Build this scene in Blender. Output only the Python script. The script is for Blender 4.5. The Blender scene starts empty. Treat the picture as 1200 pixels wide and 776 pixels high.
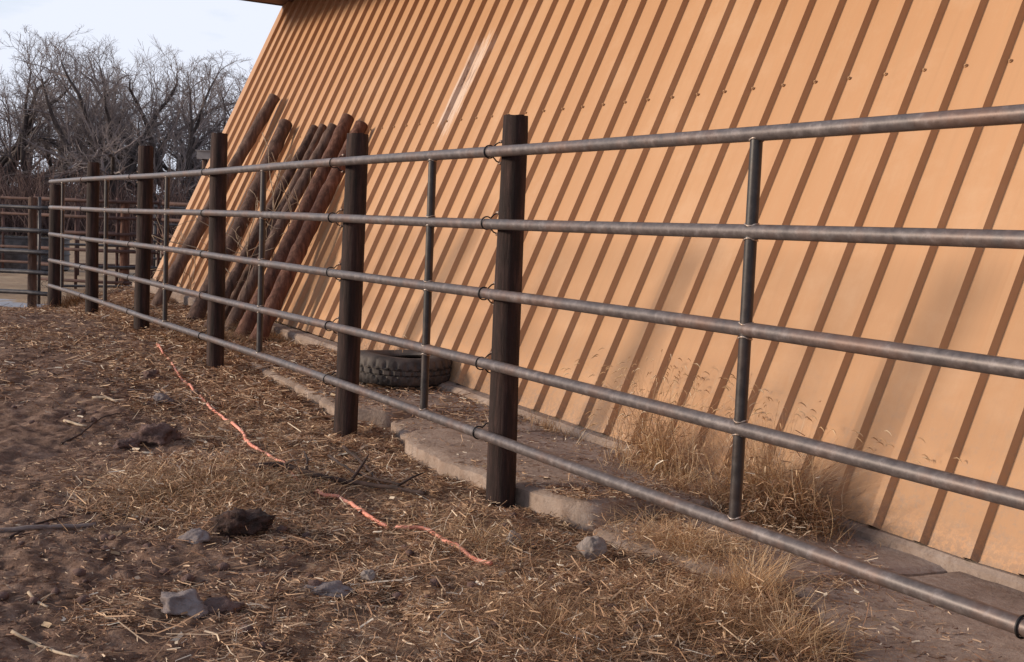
import bpy, math, random
import numpy as np
from mathutils import Vector, Matrix, noise as mnoise

random.seed(7)
rng = np.random.default_rng(7)
scene = bpy.context.scene
COL = scene.collection
R = math.radians

# ------------------------------------------------------------------ camera
F, PITCH, ROLL, EYE = 1429.66, 0.08344445, 0.04176388, 1.25825
FW = np.array([0, math.cos(PITCH), -math.sin(PITCH)])
UP0 = np.array([0, math.sin(PITCH), math.cos(PITCH)])
RT0 = np.array([1.0, 0, 0])
RT = RT0 * math.cos(ROLL) + UP0 * math.sin(ROLL)
UP = -RT0 * math.sin(ROLL) + UP0 * math.cos(ROLL)
cam = bpy.data.cameras.new('camera')
cam.sensor_width = 36
cam.lens = F / 1200 * 36
cam.clip_start = 0.05
cam.clip_end = 3000
camo = bpy.data.objects.new('camera', cam)
COL.objects.link(camo)
camo.matrix_world = Matrix(((RT[0], UP[0], -FW[0], 0), (RT[1], UP[1], -FW[1], 0), (RT[2], UP[2], -FW[2], EYE), (0, 0, 0, 1)))
scene.camera = camo

# ------------------------------------------------------------------ world and sun
SUN_EL, SUN_AZ = R(14.6), R(3.7)           # light travels along +x, a little away from the camera
L = Vector((math.cos(SUN_EL) * math.cos(SUN_AZ), math.cos(SUN_EL) * math.sin(SUN_AZ), -math.sin(SUN_EL)))
world = bpy.data.worlds.new("World")
scene.world = world
world.use_nodes = True
wn = world.node_tree
bg = wn.nodes['Background']
sky = wn.nodes.new('ShaderNodeTexSky')
sky.sky_type = 'NISHITA'
sky.sun_disc = False
sky.sun_elevation = SUN_EL
to_sun = -L
sky.sun_rotation = math.atan2(to_sun.x, to_sun.y)
sky.air_density = 1.0
sky.dust_density = 0.6
sky.ozone_density = 1.5
tc = wn.nodes.new('ShaderNodeTexCoord')
mp = wn.nodes.new('ShaderNodeMapping')
mp.inputs['Scale'].default_value = (1.6, 1.6, 6.0)
cn = wn.nodes.new('ShaderNodeTexNoise')
cn.inputs['Scale'].default_value = 1.6
cn.inputs['Detail'].default_value = 7
cn.inputs['Roughness'].default_value = 0.55
cr = wn.nodes.new('ShaderNodeValToRGB')
cr.color_ramp.elements[0].position = 0.22
cr.color_ramp.elements[1].position = 0.46
mx = wn.nodes.new('ShaderNodeMixRGB')
mx.inputs['Color2'].default_value = (5.6, 5.9, 6.7, 1)
wn.links.new(tc.outputs['Generated'], mp.inputs['Vector'])
wn.links.new(mp.outputs['Vector'], cn.inputs['Vector'])
wn.links.new(cn.outputs['Fac'], cr.inputs['Fac'])
sxyz = wn.nodes.new('ShaderNodeSeparateXYZ')
wn.links.new(tc.outputs['Generated'], sxyz.inputs[0])
hr = wn.nodes.new('ShaderNodeMapRange')          # cloud veil lies low, clear winter blue overhead
hr.inputs['From Min'].default_value = 0.22; hr.inputs['From Max'].default_value = 0.62
hr.inputs['To Min'].default_value = 1.0; hr.inputs['To Max'].default_value = 0.35
wn.links.new(sxyz.outputs['Z'], hr.inputs['Value'])
cm = wn.nodes.new('ShaderNodeMath'); cm.operation = 'MULTIPLY'
wn.links.new(cr.outputs['Color'], cm.inputs[0]); wn.links.new(hr.outputs['Result'], cm.inputs[1])
wn.links.new(cm.outputs[0], mx.inputs['Fac'])
wn.links.new(sky.outputs['Color'], mx.inputs['Color1'])
wn.links.new(mx.outputs['Color'], bg.inputs['Color'])
bg.inputs['Strength'].default_value = 0.128

sun = bpy.data.lights.new('sun', 'SUN')
sun.energy = 3.5
sun.angle = R(9.5)                          # thin high cloud softens the sun in the photograph
sun.color = (1.0, 0.85, 0.66)
suno = bpy.data.objects.new('sun', sun)
COL.objects.link(suno)
suno.rotation_euler = L.to_track_quat('-Z', 'Y').to_euler()
suno.location = (-20, 0, 20)

scene.view_settings.view_transform = 'Standard'
scene.view_settings.look = 'None'
scene.view_settings.exposure = 0.27
scene.view_settings.gamma = 1.0
scene.view_settings.use_curve_mapping = False

# ------------------------------------------------------------------ frames of reference
W0 = np.array([-0.37510459, 8.68862075])    # a point on the barn's foot line
BE, TH, RIBW = 0.5634791, 1.14282335, 0.26012245
BV = np.array([math.sin(BE), -math.cos(BE)])   # along the wall, towards the near end
NV = np.array([math.cos(BE), math.sin(BE)])    # horizontal, away from the yard
def wf(x, y):
    dx, dy = np.asarray(x) - W0[0], np.asarray(y) - W0[1]
    return dx * BV[0] + dy * BV[1], -(dx * NV[0] + dy * NV[1])
def fromwf(s, m):
    return W0[0] + BV[0] * s - NV[0] * m, W0[1] + BV[1] * s - NV[1] * m
def zfoot(s):
    return np.clip(0.125 - 0.0355 * np.asarray(s, float), -0.03, 0.46)

# ------------------------------------------------------------------ noise
_perm = np.random.default_rng(3).random((256, 256))
def vnoise(x, y):
    x = np.asarray(x, float); y = np.asarray(y, float)
    xi = np.floor(x).astype(int); yi = np.floor(y).astype(int)
    fx = x - xi; fy = y - yi
    fx = fx * fx * (3 - 2 * fx); fy = fy * fy * (3 - 2 * fy)
    a = _perm[xi & 255, yi & 255]; b = _perm[(xi + 1) & 255, yi & 255]
    c = _perm[xi & 255, (yi + 1) & 255]; d = _perm[(xi + 1) & 255, (yi + 1) & 255]
    return (a * (1 - fx) + b * fx) * (1 - fy) + (c * (1 - fx) + d * fx) * fy
def fbm(x, y, sc, oct=3, seed=0):
    v = 0; amp = 1; tot = 0
    for o in range(oct):
        v = v + amp * vnoise(np.asarray(x) * sc * 2 ** o + seed * 17.3 + o * 5.1, np.asarray(y) * sc * 2 ** o + seed * 9.7 + o * 3.3)
        tot += amp; amp *= 0.5
    return v / tot
def sstep(a, b, x):
    t = np.clip((np.asarray(x, float) - a) / (b - a), 0, 1)
    return t * t * (3 - 2 * t)
def gauss(x, y, cx, cy, rx, ry):
    return np.exp(-(((x - cx) / rx) ** 2 + ((y - cy) / ry) ** 2))

# ------------------------------------------------------------------ ground height
def ground_base(x, y):
    s, m = wf(x, y)
    # along the fence
    zf = np.interp(s, [-14, -8.3, -5.6, -4.0, -1.3, 1.0, 3.0, 3.6, 4.5, 9], [0.0, 0.03, 0.165, 0.16, 0.07, 0.0, 0.02, -0.01, -0.08, -0.09])
    front = zf * (1 - sstep(2.0, 7.0, m)) * sstep(-60, -9, s) + 0
    crest = 0.14 * np.exp(-((s + 5.2) / 2.2) ** 2) * sstep(1.0, 2.2, m) * (1 - sstep(7, 11, m))
    z = np.maximum(front, crest)
    nearwall = zfoot(s) - 0.11
    k = 1 - sstep(0.15, 1.05, m)
    z = z * (1 - k) + nearwall * k
    far = sstep(15.0, 17.5, np.asarray(y) - 0.0 * np.asarray(x)) * sstep(-0.6, 1.0, m)
    z = z * (1 - far) - 0.03 * far
    far2 = sstep(-8.4, -11.5, s)
    z = z * (1 - far2) - 0.03 * far2
    # under the building it stays low
    return z
def slab_front(s):
    e = np.interp(s, [-2.6, -1.9, -0.65, 0.4, 0.55, 0.9, 1.25, 1.5, 1.7, 2.3, 2.9, 3.3, 3.4, 4.06, 4.2, 4.45, 4.9, 5.3, 12], [0.55, .86, .98, 1.12, 0.95, 0.95, 1.1, 1.2, 1.27, 1.34, 1.31, 1.26, 1.30, 1.22, 1.12, 1.06, 1.36, 1.55, 1.6])
    return e
def H(x, y):
    x = np.asarray(x, float); y = np.asarray(y, float)
    s, m = wf(x, y)
    z = ground_base(x, y)
    near = 1 - sstep(18, 40, y)
    rough = 0.075 * (fbm(x, y, 1.1, 2, 1) - 0.5)
    rough = rough + 0.045 * (fbm(x, y, 3.2, 3, 2) - 0.5)
    n1 = np.abs(fbm(x, y, 6.0, 2, 3) - 0.5) * 2
    rough = rough - 0.036 * (0.5 - n1)                       # trampled ridges
    rough = rough + 0.042 * (fbm(x, y, 13, 3, 4) - 0.5) * (0.35 + 0.65 * sstep(0.42, 0.62, fbm(x, y, 1.7, 2, 8)))
    rough = rough + 0.018 * (fbm(x, y, 34, 2, 5) - 0.5)
    inslab = (1 - sstep(slab_front(s) - 0.06, slab_front(s) + 0.04, m)) * sstep(-2.7, -2.0, s)
    rough = rough * (1 - 0.85 * inslab)
    z = z + rough * near
    z = z - 0.05 * inslab * (1 - (1 - sstep(0.15, 1.05, m)))
    z = z - 0.03 * np.exp(-((m - slab_front(s) - 0.06) / 0.09) ** 2) * sstep(-2.2, -1.6, s)
    # keep soil under the puddle
    pud = gauss(x, y, -9.0, 17.0, 3.4, 1.6)
    z = z - 0.05 * pud
    # straw mound
    z = z + 0.05 * gauss(x, y, -1.45, 5.75, 0.45, 0.35)
    return z
def ray(px, py):
    return FW + RT * ((px - 600) / F) - UP * ((py - 388) / F)
EYEV = np.array([0, 0, EYE])
def G(px, py, lift=0.0):
    """the ground point seen at a photograph pixel"""
    v = ray(px, py)
    z = 0.0
    for _ in range(25):
        t = (z + lift - EYE) / v[2]
        P = EYEV + v * t
        z = 0.5 * z + 0.5 * float(H(P[0], P[1]))
    return P
def onwall(px, py, off=0.0):
    v = ray(px, py)
    n3 = np.array([NV[0] * math.sin(TH), NV[1] * math.sin(TH), -math.cos(TH)])
    p0 = np.array([W0[0], W0[1], 0.05]) - n3 * off
    t = (p0 - EYEV) @ n3 / (v @ n3)
    return EYEV + v * t
def atdepth(px, py, Y):
    v = ray(px, py)
    return EYEV + v * (Y / v[1])

# ------------------------------------------------------------------ object helpers
ORG = {}
def tag(o, label=None, cat=None, group=None, kind=None):
    if label: o['label'] = label
    if cat: o['category'] = cat
    if group: o['group'] = group
    if kind: o['kind'] = kind
    return o
def thing(name, loc, label, cat, group=None):
    o = bpy.data.objects.new(name, None)
    o.empty_display_size = 0.1
    COL.objects.link(o)
    o.location = loc
    ORG[o.name] = np.array(loc, float)
    return tag(o, label, cat, group)
def mesh_obj(name, V, Fc, mat, parent=None, org=None, smooth=True, attrs=None):
    V = np.asarray(V, float)
    if org is None:
        org = ORG[parent.name] if parent is not None else np.array([V[:, 0].mean(), V[:, 1].mean(), V[:, 2].min()])
    org = np.asarray(org, float)
    me = bpy.data.meshes.new(name)
    if isinstance(Fc, np.ndarray):
        k = Fc.shape[1]
        me.vertices.add(len(V)); me.vertices.foreach_set('co', (V - org).astype(np.float32).ravel())
        me.loops.add(Fc.size); me.loops.foreach_set('vertex_index', Fc.astype(np.int32).ravel())
        me.polygons.add(len(Fc)); me.polygons.foreach_set('loop_start', np.arange(0, Fc.size, k, dtype=np.int32))
        me.polygons.foreach_set('loop_total', np.full(len(Fc), k, dtype=np.int32))
        me.update(calc_edges=True)
    else:
        me.from_pydata([tuple(v) for v in (V - org)], [], Fc)
    if smooth:
        me.polygons.foreach_set('use_smooth', np.ones(len(me.polygons), dtype=bool))
    if attrs:
        for an, av in attrs.items():
            at = me.attributes.new(an, 'FLOAT', 'POINT')
            at.data.foreach_set('value', np.asarray(av, np.float32))
    me.materials.append(mat)
    o = bpy.data.objects.new(name, me)
    COL.objects.link(o)
    if parent is not None:
        o.parent = parent
        o.location = org - ORG[parent.name]
    else:
        o.location = org
    ORG[o.name] = org
    return o
class MB:
    def __init__(s): s.v = []; s.f = []; s.n = 0
    def add(s, V, Fc):
        s.v.append(np.asarray(V, float)); s.f += [tuple(i + s.n for i in f) for f in Fc]; s.n += len(V)
    def box(s, c, size, rot=None):
        c = np.asarray(c, float); h = np.asarray(size, float) / 2
        V = np.array([[x, y, z] for x in (-1, 1) for y in (-1, 1) for z in (-1, 1)]) * h
        if rot is not None: V = V @ np.asarray(rot).T
        s.add(V + c, [(0, 1, 3, 2), (4, 6, 7, 5), (0, 4, 5, 1), (2, 3, 7, 6), (0, 2, 6, 4), (1, 5, 7, 3)])
    def tube(s, P, r, k=10, cap=True):
        V, Fc = tube(P, r, k, cap); s.add(V, Fc)
    def build(s, name, mat, parent=None, smooth=True, **kw):
        return mesh_obj(name, np.vstack(s.v), s.f, mat, parent, smooth=smooth, **kw)
def tube(P, r, k=10, cap=True):
    P = np.asarray(P, float); n = len(P)
    r = np.broadcast_to(np.asarray(r, float), (n,))
    T = np.gradient(P, axis=0); T /= np.linalg.norm(T, axis=1)[:, None] + 1e-12
    ref = np.array([0, 0, 1.0]) if abs(T[0][2]) < 0.9 else np.array([1.0, 0, 0])
    V = []
    a = np.arange(k) * 2 * math.pi / k
    u = np.cross(T[0], ref); u /= np.linalg.norm(u)
    for i in range(n):
        u = u - T[i] * (u @ T[i]); u /= np.linalg.norm(u) + 1e-12
        w = np.cross(T[i], u)
        V.append(P[i] + r[i] * (np.cos(a)[:, None] * u + np.sin(a)[:, None] * w))
    V = np.vstack(V)
    Fc = [(i * k + j, i * k + (j + 1) % k, (i + 1) * k + (j + 1) % k, (i + 1) * k + j) for i in range(n - 1) for j in range(k)]
    if cap:
        Fc.append(tuple(range(k))[::-1]); Fc.append(tuple((n - 1) * k + j for j in range(k)))
    return V, Fc
def crisp(o, ang=40):
    """smooth sides, sharp rims"""
    me = o.data
    try:
        me.set_sharp_from_angle(angle=R(ang))
    except Exception:
        pass
    return o

# ------------------------------------------------------------------ materials
def newmat(name):
    m = bpy.data.materials.new(name); m.use_nodes = True
    nt = m.node_tree; b = nt.nodes['Principled BSDF']
    return m, nt, b
def nd(nt, typ, **kw):
    n = nt.nodes.new(typ)
    for k, v in kw.items():
        if k in n.inputs: n.inputs[k].default_value = v
        else: setattr(n, k, v)
    return n
def noise(nt, vec, scale, detail=5, rough=0.6):
    n = nd(nt, 'ShaderNodeTexNoise', Scale=scale, Detail=detail, Roughness=rough)
    if vec is not None: nt.links.new(vec, n.inputs['Vector'])
    return n.outputs['Fac']
def ramp(nt, fac, stops):
    r = nt.nodes.new('ShaderNodeValToRGB')
    e = r.color_ramp.elements
    while len(e) < len(stops): e.new(0.5)
    for i, (p, c) in enumerate(stops):
        e[i].position = p
        e[i].color = (c[0], c[1], c[2], 1) if not isinstance(c, (int, float)) else (c, c, c, 1)
    nt.links.new(fac, r.inputs['Fac'])
    return r.outputs['Color']
def mix(nt, fac, a, b, mode='MIX'):
    n = nt.nodes.new('ShaderNodeMixRGB'); n.blend_type = mode
    for s, v in (('Fac', fac), ('Color1', a), ('Color2', b)):
        if isinstance(v, (int, float)): n.inputs[s].default_value = v
        elif isinstance(v, tuple): n.inputs[s].default_value = (*v[:3], 1)
        else: nt.links.new(v, n.inputs[s])
    return n.outputs['Color']
def math_(nt, op, a, b=None, clamp=False):
    n = nt.nodes.new('ShaderNodeMath'); n.operation = op; n.use_clamp = clamp
    for i, v in enumerate((a, b)):
        if v is None: continue
        if isinstance(v, (int, float)): n.inputs[i].default_value = v
        else: nt.links.new(v, n.inputs[i])
    return n.outputs[0]
def bump(nt, b, h, strength=0.5, dist=0.01):
    n = nd(nt, 'ShaderNodeBump', Strength=strength, Distance=dist)
    nt.links.new(h, n.inputs['Height'])
    nt.links.new(n.outputs['Normal'], b.inputs['Normal'])
def objvec(nt, scale=(1, 1, 1)):
    t = nt.nodes.new('ShaderNodeTexCoord')
    m = nt.nodes.new('ShaderNodeMapping'); m.inputs['Scale'].default_value = scale
    nt.links.new(t.outputs['Object'], m.inputs['Vector'])
    return m.outputs['Vector']
def simple(name, c1, c2, scale=8, rough=0.85, bs=0.4, bd=0.004, sc=(1, 1, 1), metallic=0.0, bscale=None, lo=0.35, hi=0.65, spec=None):
    m, nt, b = newmat(name)
    v = objvec(nt, sc)
    f = noise(nt, v, scale)
    nt.links.new(ramp(nt, f, [(lo, c1), (hi, c2)]), b.inputs['Base Color'])
    b.inputs['Roughness'].default_value = rough
    b.inputs['Metallic'].default_value = metallic
    if spec is not None: b.inputs['Specular IOR Level'].default_value = spec
    if bs: bump(nt, b, noise(nt, v, bscale or scale * 3), bs, bd)
    return m
def island(name, stops, rough=0.8, spec=0.2, trans=0.0):
    m, nt, b = newmat(name)
    g = nt.nodes.new('ShaderNodeNewGeometry')
    nt.links.new(ramp(nt, g.outputs['Random Per Island'], stops), b.inputs['Base Color'])
    b.inputs['Roughness'].default_value = rough
    b.inputs['Specular IOR Level'].default_value = spec
    return m

def mat_soil():
    m, nt, b = newmat('soil')
    v = objvec(nt)
    at = nt.nodes.new('ShaderNodeAttribute'); at.attribute_name = 'litter'
    n1 = noise(nt, v, 1.3, 6, 0.65); n2 = noise(nt, v, 9, 6, 0.7); n3 = noise(nt, v, 60, 4, 0.7)
    soil = ramp(nt, n2, [(0.34, (0.060, 0.031, 0.023)), (0.5, (0.175, 0.102, 0.073)), (0.68, (0.34, 0.225, 0.17))])
    soil = mix(nt, ramp(nt, n1, [(0.4, 0.0), (0.62, 0.55)]), soil, (0.24, 0.155, 0.115))
    lit = ramp(nt, n3, [(0.3, (0.15, 0.08, 0.048)), (0.5, (0.36, 0.215, 0.13)), (0.68, (0.62, 0.44, 0.29))])
    lf = math_(nt, 'ADD', at.outputs['Fac'], math_(nt, 'MULTIPLY', math_(nt, 'SUBTRACT', n2, 0.5), 1.2))
    lf = ramp(nt, lf, [(0.25, 0.0), (0.75, 0.85)])
    c = mix(nt, lf, soil, lit)
    sp = nd(nt, 'ShaderNodeTexVoronoi', Scale=55.0)
    nt.links.new(v, sp.inputs['Vector'])
    speck = math_(nt, 'MULTIPLY', ramp(nt, sp.outputs['Distance'], [(0.10, 1.0), (0.2, 0.0)]), ramp(nt, noise(nt, v, 14, 2, 0.5), [(0.52, 0.0), (0.6, 0.8)]))
    c = mix(nt, speck, c, (0.40, 0.30, 0.20))
    # far yard: pale trodden earth
    fy = nt.nodes.new('ShaderNodeAttribute'); fy.attribute_name = 'far'
    c = mix(nt, fy.outputs['Fac'], c, ramp(nt, n1, [(0.35, (0.27, 0.18, 0.12)), (0.65, (0.42, 0.30, 0.20))]))
    nt.links.new(c, b.inputs['Base Color'])
    b.inputs['Roughness'].default_value = 0.95
    b.inputs['Specular IOR Level'].default_value = 0.15
    h = math_(nt, 'ADD', math_(nt, 'MULTIPLY', n3, 0.5), noise(nt, v, 24, 6, 0.75))
    bump(nt, b, h, 0.9, 0.02)
    return m
def mat_wall():
    m, nt, b = newmat('tan_sheet_metal')
    t = nt.nodes.new('ShaderNodeTexCoord')
    sx = nt.nodes.new('ShaderNodeSeparateXYZ'); nt.links.new(t.outputs['Object'], sx.inputs[0])
    s, tt = sx.outputs['X'], sx.outputs['Y']
    v1 = objvec(nt, (1, 0.25, 1)); v2 = objvec(nt, (3, 0.5, 1)); v3 = objvec(nt, (1, 1, 1))
    fade = noise(nt, v1, 0.9, 5, 0.6)
    base = ramp(nt, fade, [(0.3, (0.46, 0.243, 0.120)), (0.7, (0.505, 0.278, 0.145))])
    base = mix(nt, ramp(nt, noise(nt, v2, 6, 5, 0.7), [(0.5, 0.0), (0.8, 0.25)]), base, (0.53, 0.34, 0.20))
    base = mix(nt, ramp(nt, noise(nt, objvec(nt, (14, 0.35, 1)), 2.0, 4, 0.6), [(0.52, 0.0), (0.75, 0.22)]), base, (0.36, 0.20, 0.10))
    # each sheet has weathered a little differently; laps every fourth rib
    pn = math_(nt, 'FLOOR', math_(nt, 'DIVIDE', math_(nt, 'ADD', s, 20.0), RIBW * 4))
    wn_ = nt.nodes.new('ShaderNodeTexWhiteNoise'); wn_.noise_dimensions = '1D'; nt.links.new(pn, wn_.inputs['W'])
    base = mix(nt, math_(nt, 'MULTIPLY', wn_.outputs['Value'], 0.16), base, (0.40, 0.20, 0.10))
    base = mix(nt, ramp(nt, noise(nt, v3, 1.1, 8, 0.72), [(0.50, 0.0), (0.66, 0.28)]), base, (0.60, 0.40, 0.26))
    # splashed dirt towards the foot
    low = math_(nt, 'SUBTRACT', 1.0, math_(nt, 'DIVIDE', tt, 0.75), True)
    d = math_(nt, 'MULTIPLY', low, ramp(nt, noise(nt, v3, 16, 9, 0.8), [(0.50, 0.0), (0.62, 0.75)]))
    base = mix(nt, d, base, (0.36, 0.24, 0.17))
    low2 = math_(nt, 'SUBTRACT', 1.0, math_(nt, 'DIVIDE', math_(nt, 'SUBTRACT', tt, math_(nt, 'MULTIPLY', s, -0.036)), 0.25), True)
    d2 = math_(nt, 'MULTIPLY', low2, ramp(nt, noise(nt, v3, 40, 8, 0.8), [(0.44, 0.0), (0.54, 0.9)]))
    base = mix(nt, d2, base, (0.23, 0.15, 0.11))
    # worn patch down to the pale primer, running along two pans
    s0 = math_(nt, 'ADD', -2.02, math_(nt, 'MULTIPLY', math_(nt, 'SUBTRACT', tt, 2.6), 0.10))
    ds = math_(nt, 'DIVIDE', math_(nt, 'ABSOLUTE', math_(nt, 'SUBTRACT', s, s0)), 0.26)
    dt = math_(nt, 'DIVIDE', math_(nt, 'ABSOLUTE', math_(nt, 'SUBTRACT', tt, 2.72)), 0.78)
    dd = math_(nt, 'ADD', math_(nt, 'POWER', ds, 2.0), math_(nt, 'POWER', dt, 2.0))
    nn = noise(nt, objvec(nt, (9, 1.2, 1)), 2.2, 6, 0.7)
    wear = math_(nt, 'SUBTRACT', math_(nt, 'ADD', nn, 0.20), math_(nt, 'MULTIPLY', dd, 0.42))
    wf_ = ramp(nt, wear, [(0.47, 0.0), (0.62, 0.55)])
    base = mix(nt, wf_, base, (0.72, 0.60, 0.52))
    sc = math_(nt, 'SUBTRACT', math_(nt, 'ADD', noise(nt, objvec(nt, (22, 2.0, 1)), 2.2, 6, 0.7), 0.0), math_(nt, 'MULTIPLY', dd, 0.30))
    base = mix(nt, ramp(nt, sc, [(0.50, 0.0), (0.56, 0.8)]), base, (0.30, 0.17, 0.12))
    nt.links.new(base, b.inputs['Base Color'])
    b.inputs['Roughness'].default_value = 0.55
    b.inputs['Specular IOR Level'].default_value = 0.3
    h = math_(nt, 'ADD', math_(nt, 'MULTIPLY', noise(nt, objvec(nt, (1, 0.4, 1)), 3.5, 2, 0.5), 1.0), math_(nt, 'MULTIPLY', noise(nt, v3, 120, 2, 0.5), 0.02))
    bump(nt, b, h, 0.35, 0.012)
    return m
def mat_pipe(name='scaled_steel', rust=0.25, dark=1.0):
    m, nt, b = newmat(name)
    v = objvec(nt)
    n1 = noise(nt, v, 3.5, 6, 0.65); n2 = noise(nt, v, 26, 6, 0.7)
    c = ramp(nt, n2, [(0.3, tuple(dark * v_ for v_ in (0.080, 0.065, 0.065))), (0.55, tuple(dark * v_ for v_ in (0.130, 0.106, 0.104))), (0.75, tuple(dark * v_ for v_ in (0.22, 0.19, 0.195)))])
    c = mix(nt, ramp(nt, n1, [(0.48, 0.0), (0.68, rust * 2)]), c, (0.20, 0.10, 0.065))
    c = mix(nt, ramp(nt, noise(nt, v, 5, 6, 0.7), [(0.58, 0.0), (0.68, 0.28 * dark)]), c, (0.34, 0.29, 0.28))
    c = mix(nt, ramp(nt, noise(nt, v, 150, 3, 0.6), [(0.60, 0.0), (0.70, 0.5)]), c, (0.05, 0.035, 0.03))
    nt.links.new(c, b.inputs['Base Color'])
    nt.links.new(ramp(nt, n2, [(0.3, 0.36), (0.7, 0.56)]), b.inputs['Roughness'])
    b.inputs['Metallic'].default_value = 0.3
    bump(nt, b, n2, 0.25, 0.002)
    return m
def mat_post(name, c1, c2, c3, sc=(9, 9, 0.8)):
    m, nt, b = newmat(name)
    v = objvec(nt, sc)
    n1 = noise(nt, v, 3, 7, 0.7); n2 = noise(nt, objvec(nt), 5, 5, 0.6)
    c = ramp(nt, n1, [(0.32, c1), (0.5, c2), (0.72, c3)])
    c = mix(nt, ramp(nt, n2, [(0.4, 0.0), (0.7, 0.5)]), c, c1)
    nt.links.new(c, b.inputs['Base Color'])
    b.inputs['Roughness'].default_value = 0.8
    b.inputs['Specular IOR Level'].default_value = 0.3
    bump(nt, b, noise(nt, v, 7, 8, 0.75), 0.8, 0.009)
    return m
def mat_concrete():
    m, nt, b = newmat('old_concrete')
    v = objvec(nt)
    n1 = noise(nt, v, 2.2, 7, 0.7); n2 = noise(nt, v, 30, 6, 0.7)
    c = ramp(nt, n1, [(0.3, (0.22, 0.158, 0.125)), (0.5, (0.34, 0.255, 0.21)), (0.7, (0.45, 0.36, 0.31))])
    c = mix(nt, ramp(nt, n2, [(0.5, 0.0), (0.75, 0.6)]), c, (0.12, 0.08, 0.065))
    c = mix(nt, ramp(nt, noise(nt, v, 7, 6, 0.75), [(0.50, 0.0), (0.66, 0.6)]), c, (0.22, 0.14, 0.10))
    nt.links.new(c, b.inputs['Base Color'])
    b.inputs['Roughness'].default_value = 0.92
    b.inputs['Specular IOR Level'].default_value = 0.2
    bump(nt, b, math_(nt, 'ADD', n2, noise(nt, v, 7, 6, 0.7)), 0.7, 0.012)
    return m

M = {}
M['soil'] = mat_soil()
M['wall'] = mat_wall()
M['pipe'] = mat_pipe()
M['darkstay'] = mat_pipe('dark_steel', 0.10, 0.30)
M['rustpipe'] = simple('rusty_pipe', (0.055, 0.026, 0.022), (0.11, 0.052, 0.042), 9, 0.85, 0.3)
M['darkpipe'] = simple('dark_pipe', (0.035, 0.032, 0.036), (0.09, 0.08, 0.085), 9, 0.5, 0.2, metallic=0.3)
M['post'] = mat_post('creosoted_wood', (0.009, 0.005, 0.004), (0.030, 0.014, 0.012), (0.095, 0.050, 0.040))
M['brownpost'] = mat_post('brown_wood', (0.045, 0.025, 0.018), (0.10, 0.055, 0.04), (0.20, 0.12, 0.09))
M['log_a'] = mat_post('weathered_log', (0.045, 0.024, 0.018), (0.12, 0.068, 0.052), (0.25, 0.16, 0.125))
M['log_b'] = mat_post('dark_log', (0.035, 0.018, 0.014), (0.10, 0.054, 0.040), (0.22, 0.13, 0.10))
M['log_c'] = mat_post('reddish_log', (0.040, 0.016, 0.011), (0.125, 0.050, 0.032), (0.25, 0.125, 0.088))
M['logend'] = simple('sawn_end', (0.10, 0.065, 0.05), (0.24, 0.16, 0.12), 30, 0.9)
M['wire'] = simple('dark_wire', (0.015, 0.013, 0.015), (0.04, 0.035, 0.035), 20, 0.5, 0.1, metallic=0.5)
M['nail'] = simple('rusty_nail', (0.22, 0.11, 0.07), (0.45, 0.33, 0.26), 90, 0.5, 0.2, metallic=0.4)
M['weld'] = simple('weld_bead', (0.25, 0.16, 0.11), (0.62, 0.52, 0.46), 60, 0.4, 0.3, metallic=0.5)
M['concrete'] = mat_concrete()
M['eave'] = simple('brown_fascia', (0.040, 0.022, 0.018), (0.085, 0.05, 0.04), 6, 0.8)
M['soffit'] = simple('brown_soffit', (0.13, 0.07, 0.05), (0.20, 0.11, 0.08), 3, 0.85)
M['screw'] = simple('screw_head', (0.32, 0.17, 0.08), (0.42, 0.24, 0.12), 40, 0.5, 0.1)
M['rubber'] = simple('dusty_rubber', (0.018, 0.014, 0.014), (0.085, 0.064, 0.056), 7, 0.75, 0.4, 0.004)
M['cord'] = simple('faded_orange_cord', (0.68, 0.22, 0.14), (0.84, 0.38, 0.28), 14, 0.6, 0.2)
M['bark'] = simple('grey_bark', (0.045, 0.034, 0.032), (0.105, 0.082, 0.077), 3, 0.95, 0.8, 0.03, sc=(2, 2, 0.6))
M['twig'] = simple('bare_twigs', (0.17, 0.133, 0.128), (0.28, 0.228, 0.218), 0.8, 0.95, 0)
M['brush'] = island('dry_brush', [(0.0, (0.075, 0.048, 0.047)), (0.6, (0.14, 0.092, 0.085)), (1.0, (0.22, 0.15, 0.13))], 0.95, 0.1)
M['straw'] = island('straw', [(0.0, (0.15, 0.072, 0.042)), (0.4, (0.34, 0.188, 0.108)), (0.8, (0.56, 0.36, 0.22)), (0.94, (0.70, 0.52, 0.36)), (1.0, (0.84, 0.72, 0.58))], 0.7, 0.3)
M['dullstraw'] = island('trodden_straw', [(0.0, (0.11, 0.055, 0.04)), (0.5, (0.28, 0.16, 0.105)), (0.9, (0.48, 0.32, 0.215)), (1.0, (0.68, 0.52, 0.38))], 0.8, 0.2)
M['grass'] = island('dry_grass', [(0.0, (0.34, 0.18, 0.085)), (0.4, (0.54, 0.33, 0.175)), (0.8, (0.64, 0.43, 0.245)), (1.0, (0.76, 0.58, 0.39))], 0.7, 0.3)
M['redgrass'] = island('rusty_grass', [(0.0, (0.15, 0.072, 0.036)), (0.5, (0.32, 0.175, 0.088)), (1.0, (0.52, 0.33, 0.19))], 0.75, 0.2)
M['chip'] = island('wood_chips', [(0.0, (0.28, 0.18, 0.11)), (0.5, (0.48, 0.35, 0.23)), (1.0, (0.74, 0.64, 0.52))], 0.8, 0.2)
M['stone'] = simple('grey_stone', (0.13, 0.10, 0.098), (0.25, 0.205, 0.20), 9, 0.95, 0.9, 0.012)
M['palestone'] = simple('pale_stone', (0.17, 0.135, 0.12), (0.32, 0.26, 0.235), 9, 0.95, 0.9, 0.012)
M['clod'] = simple('dark_clod', (0.022, 0.011, 0.008), (0.075, 0.036, 0.028), 16, 0.98, 1.0, 0.02)
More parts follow.
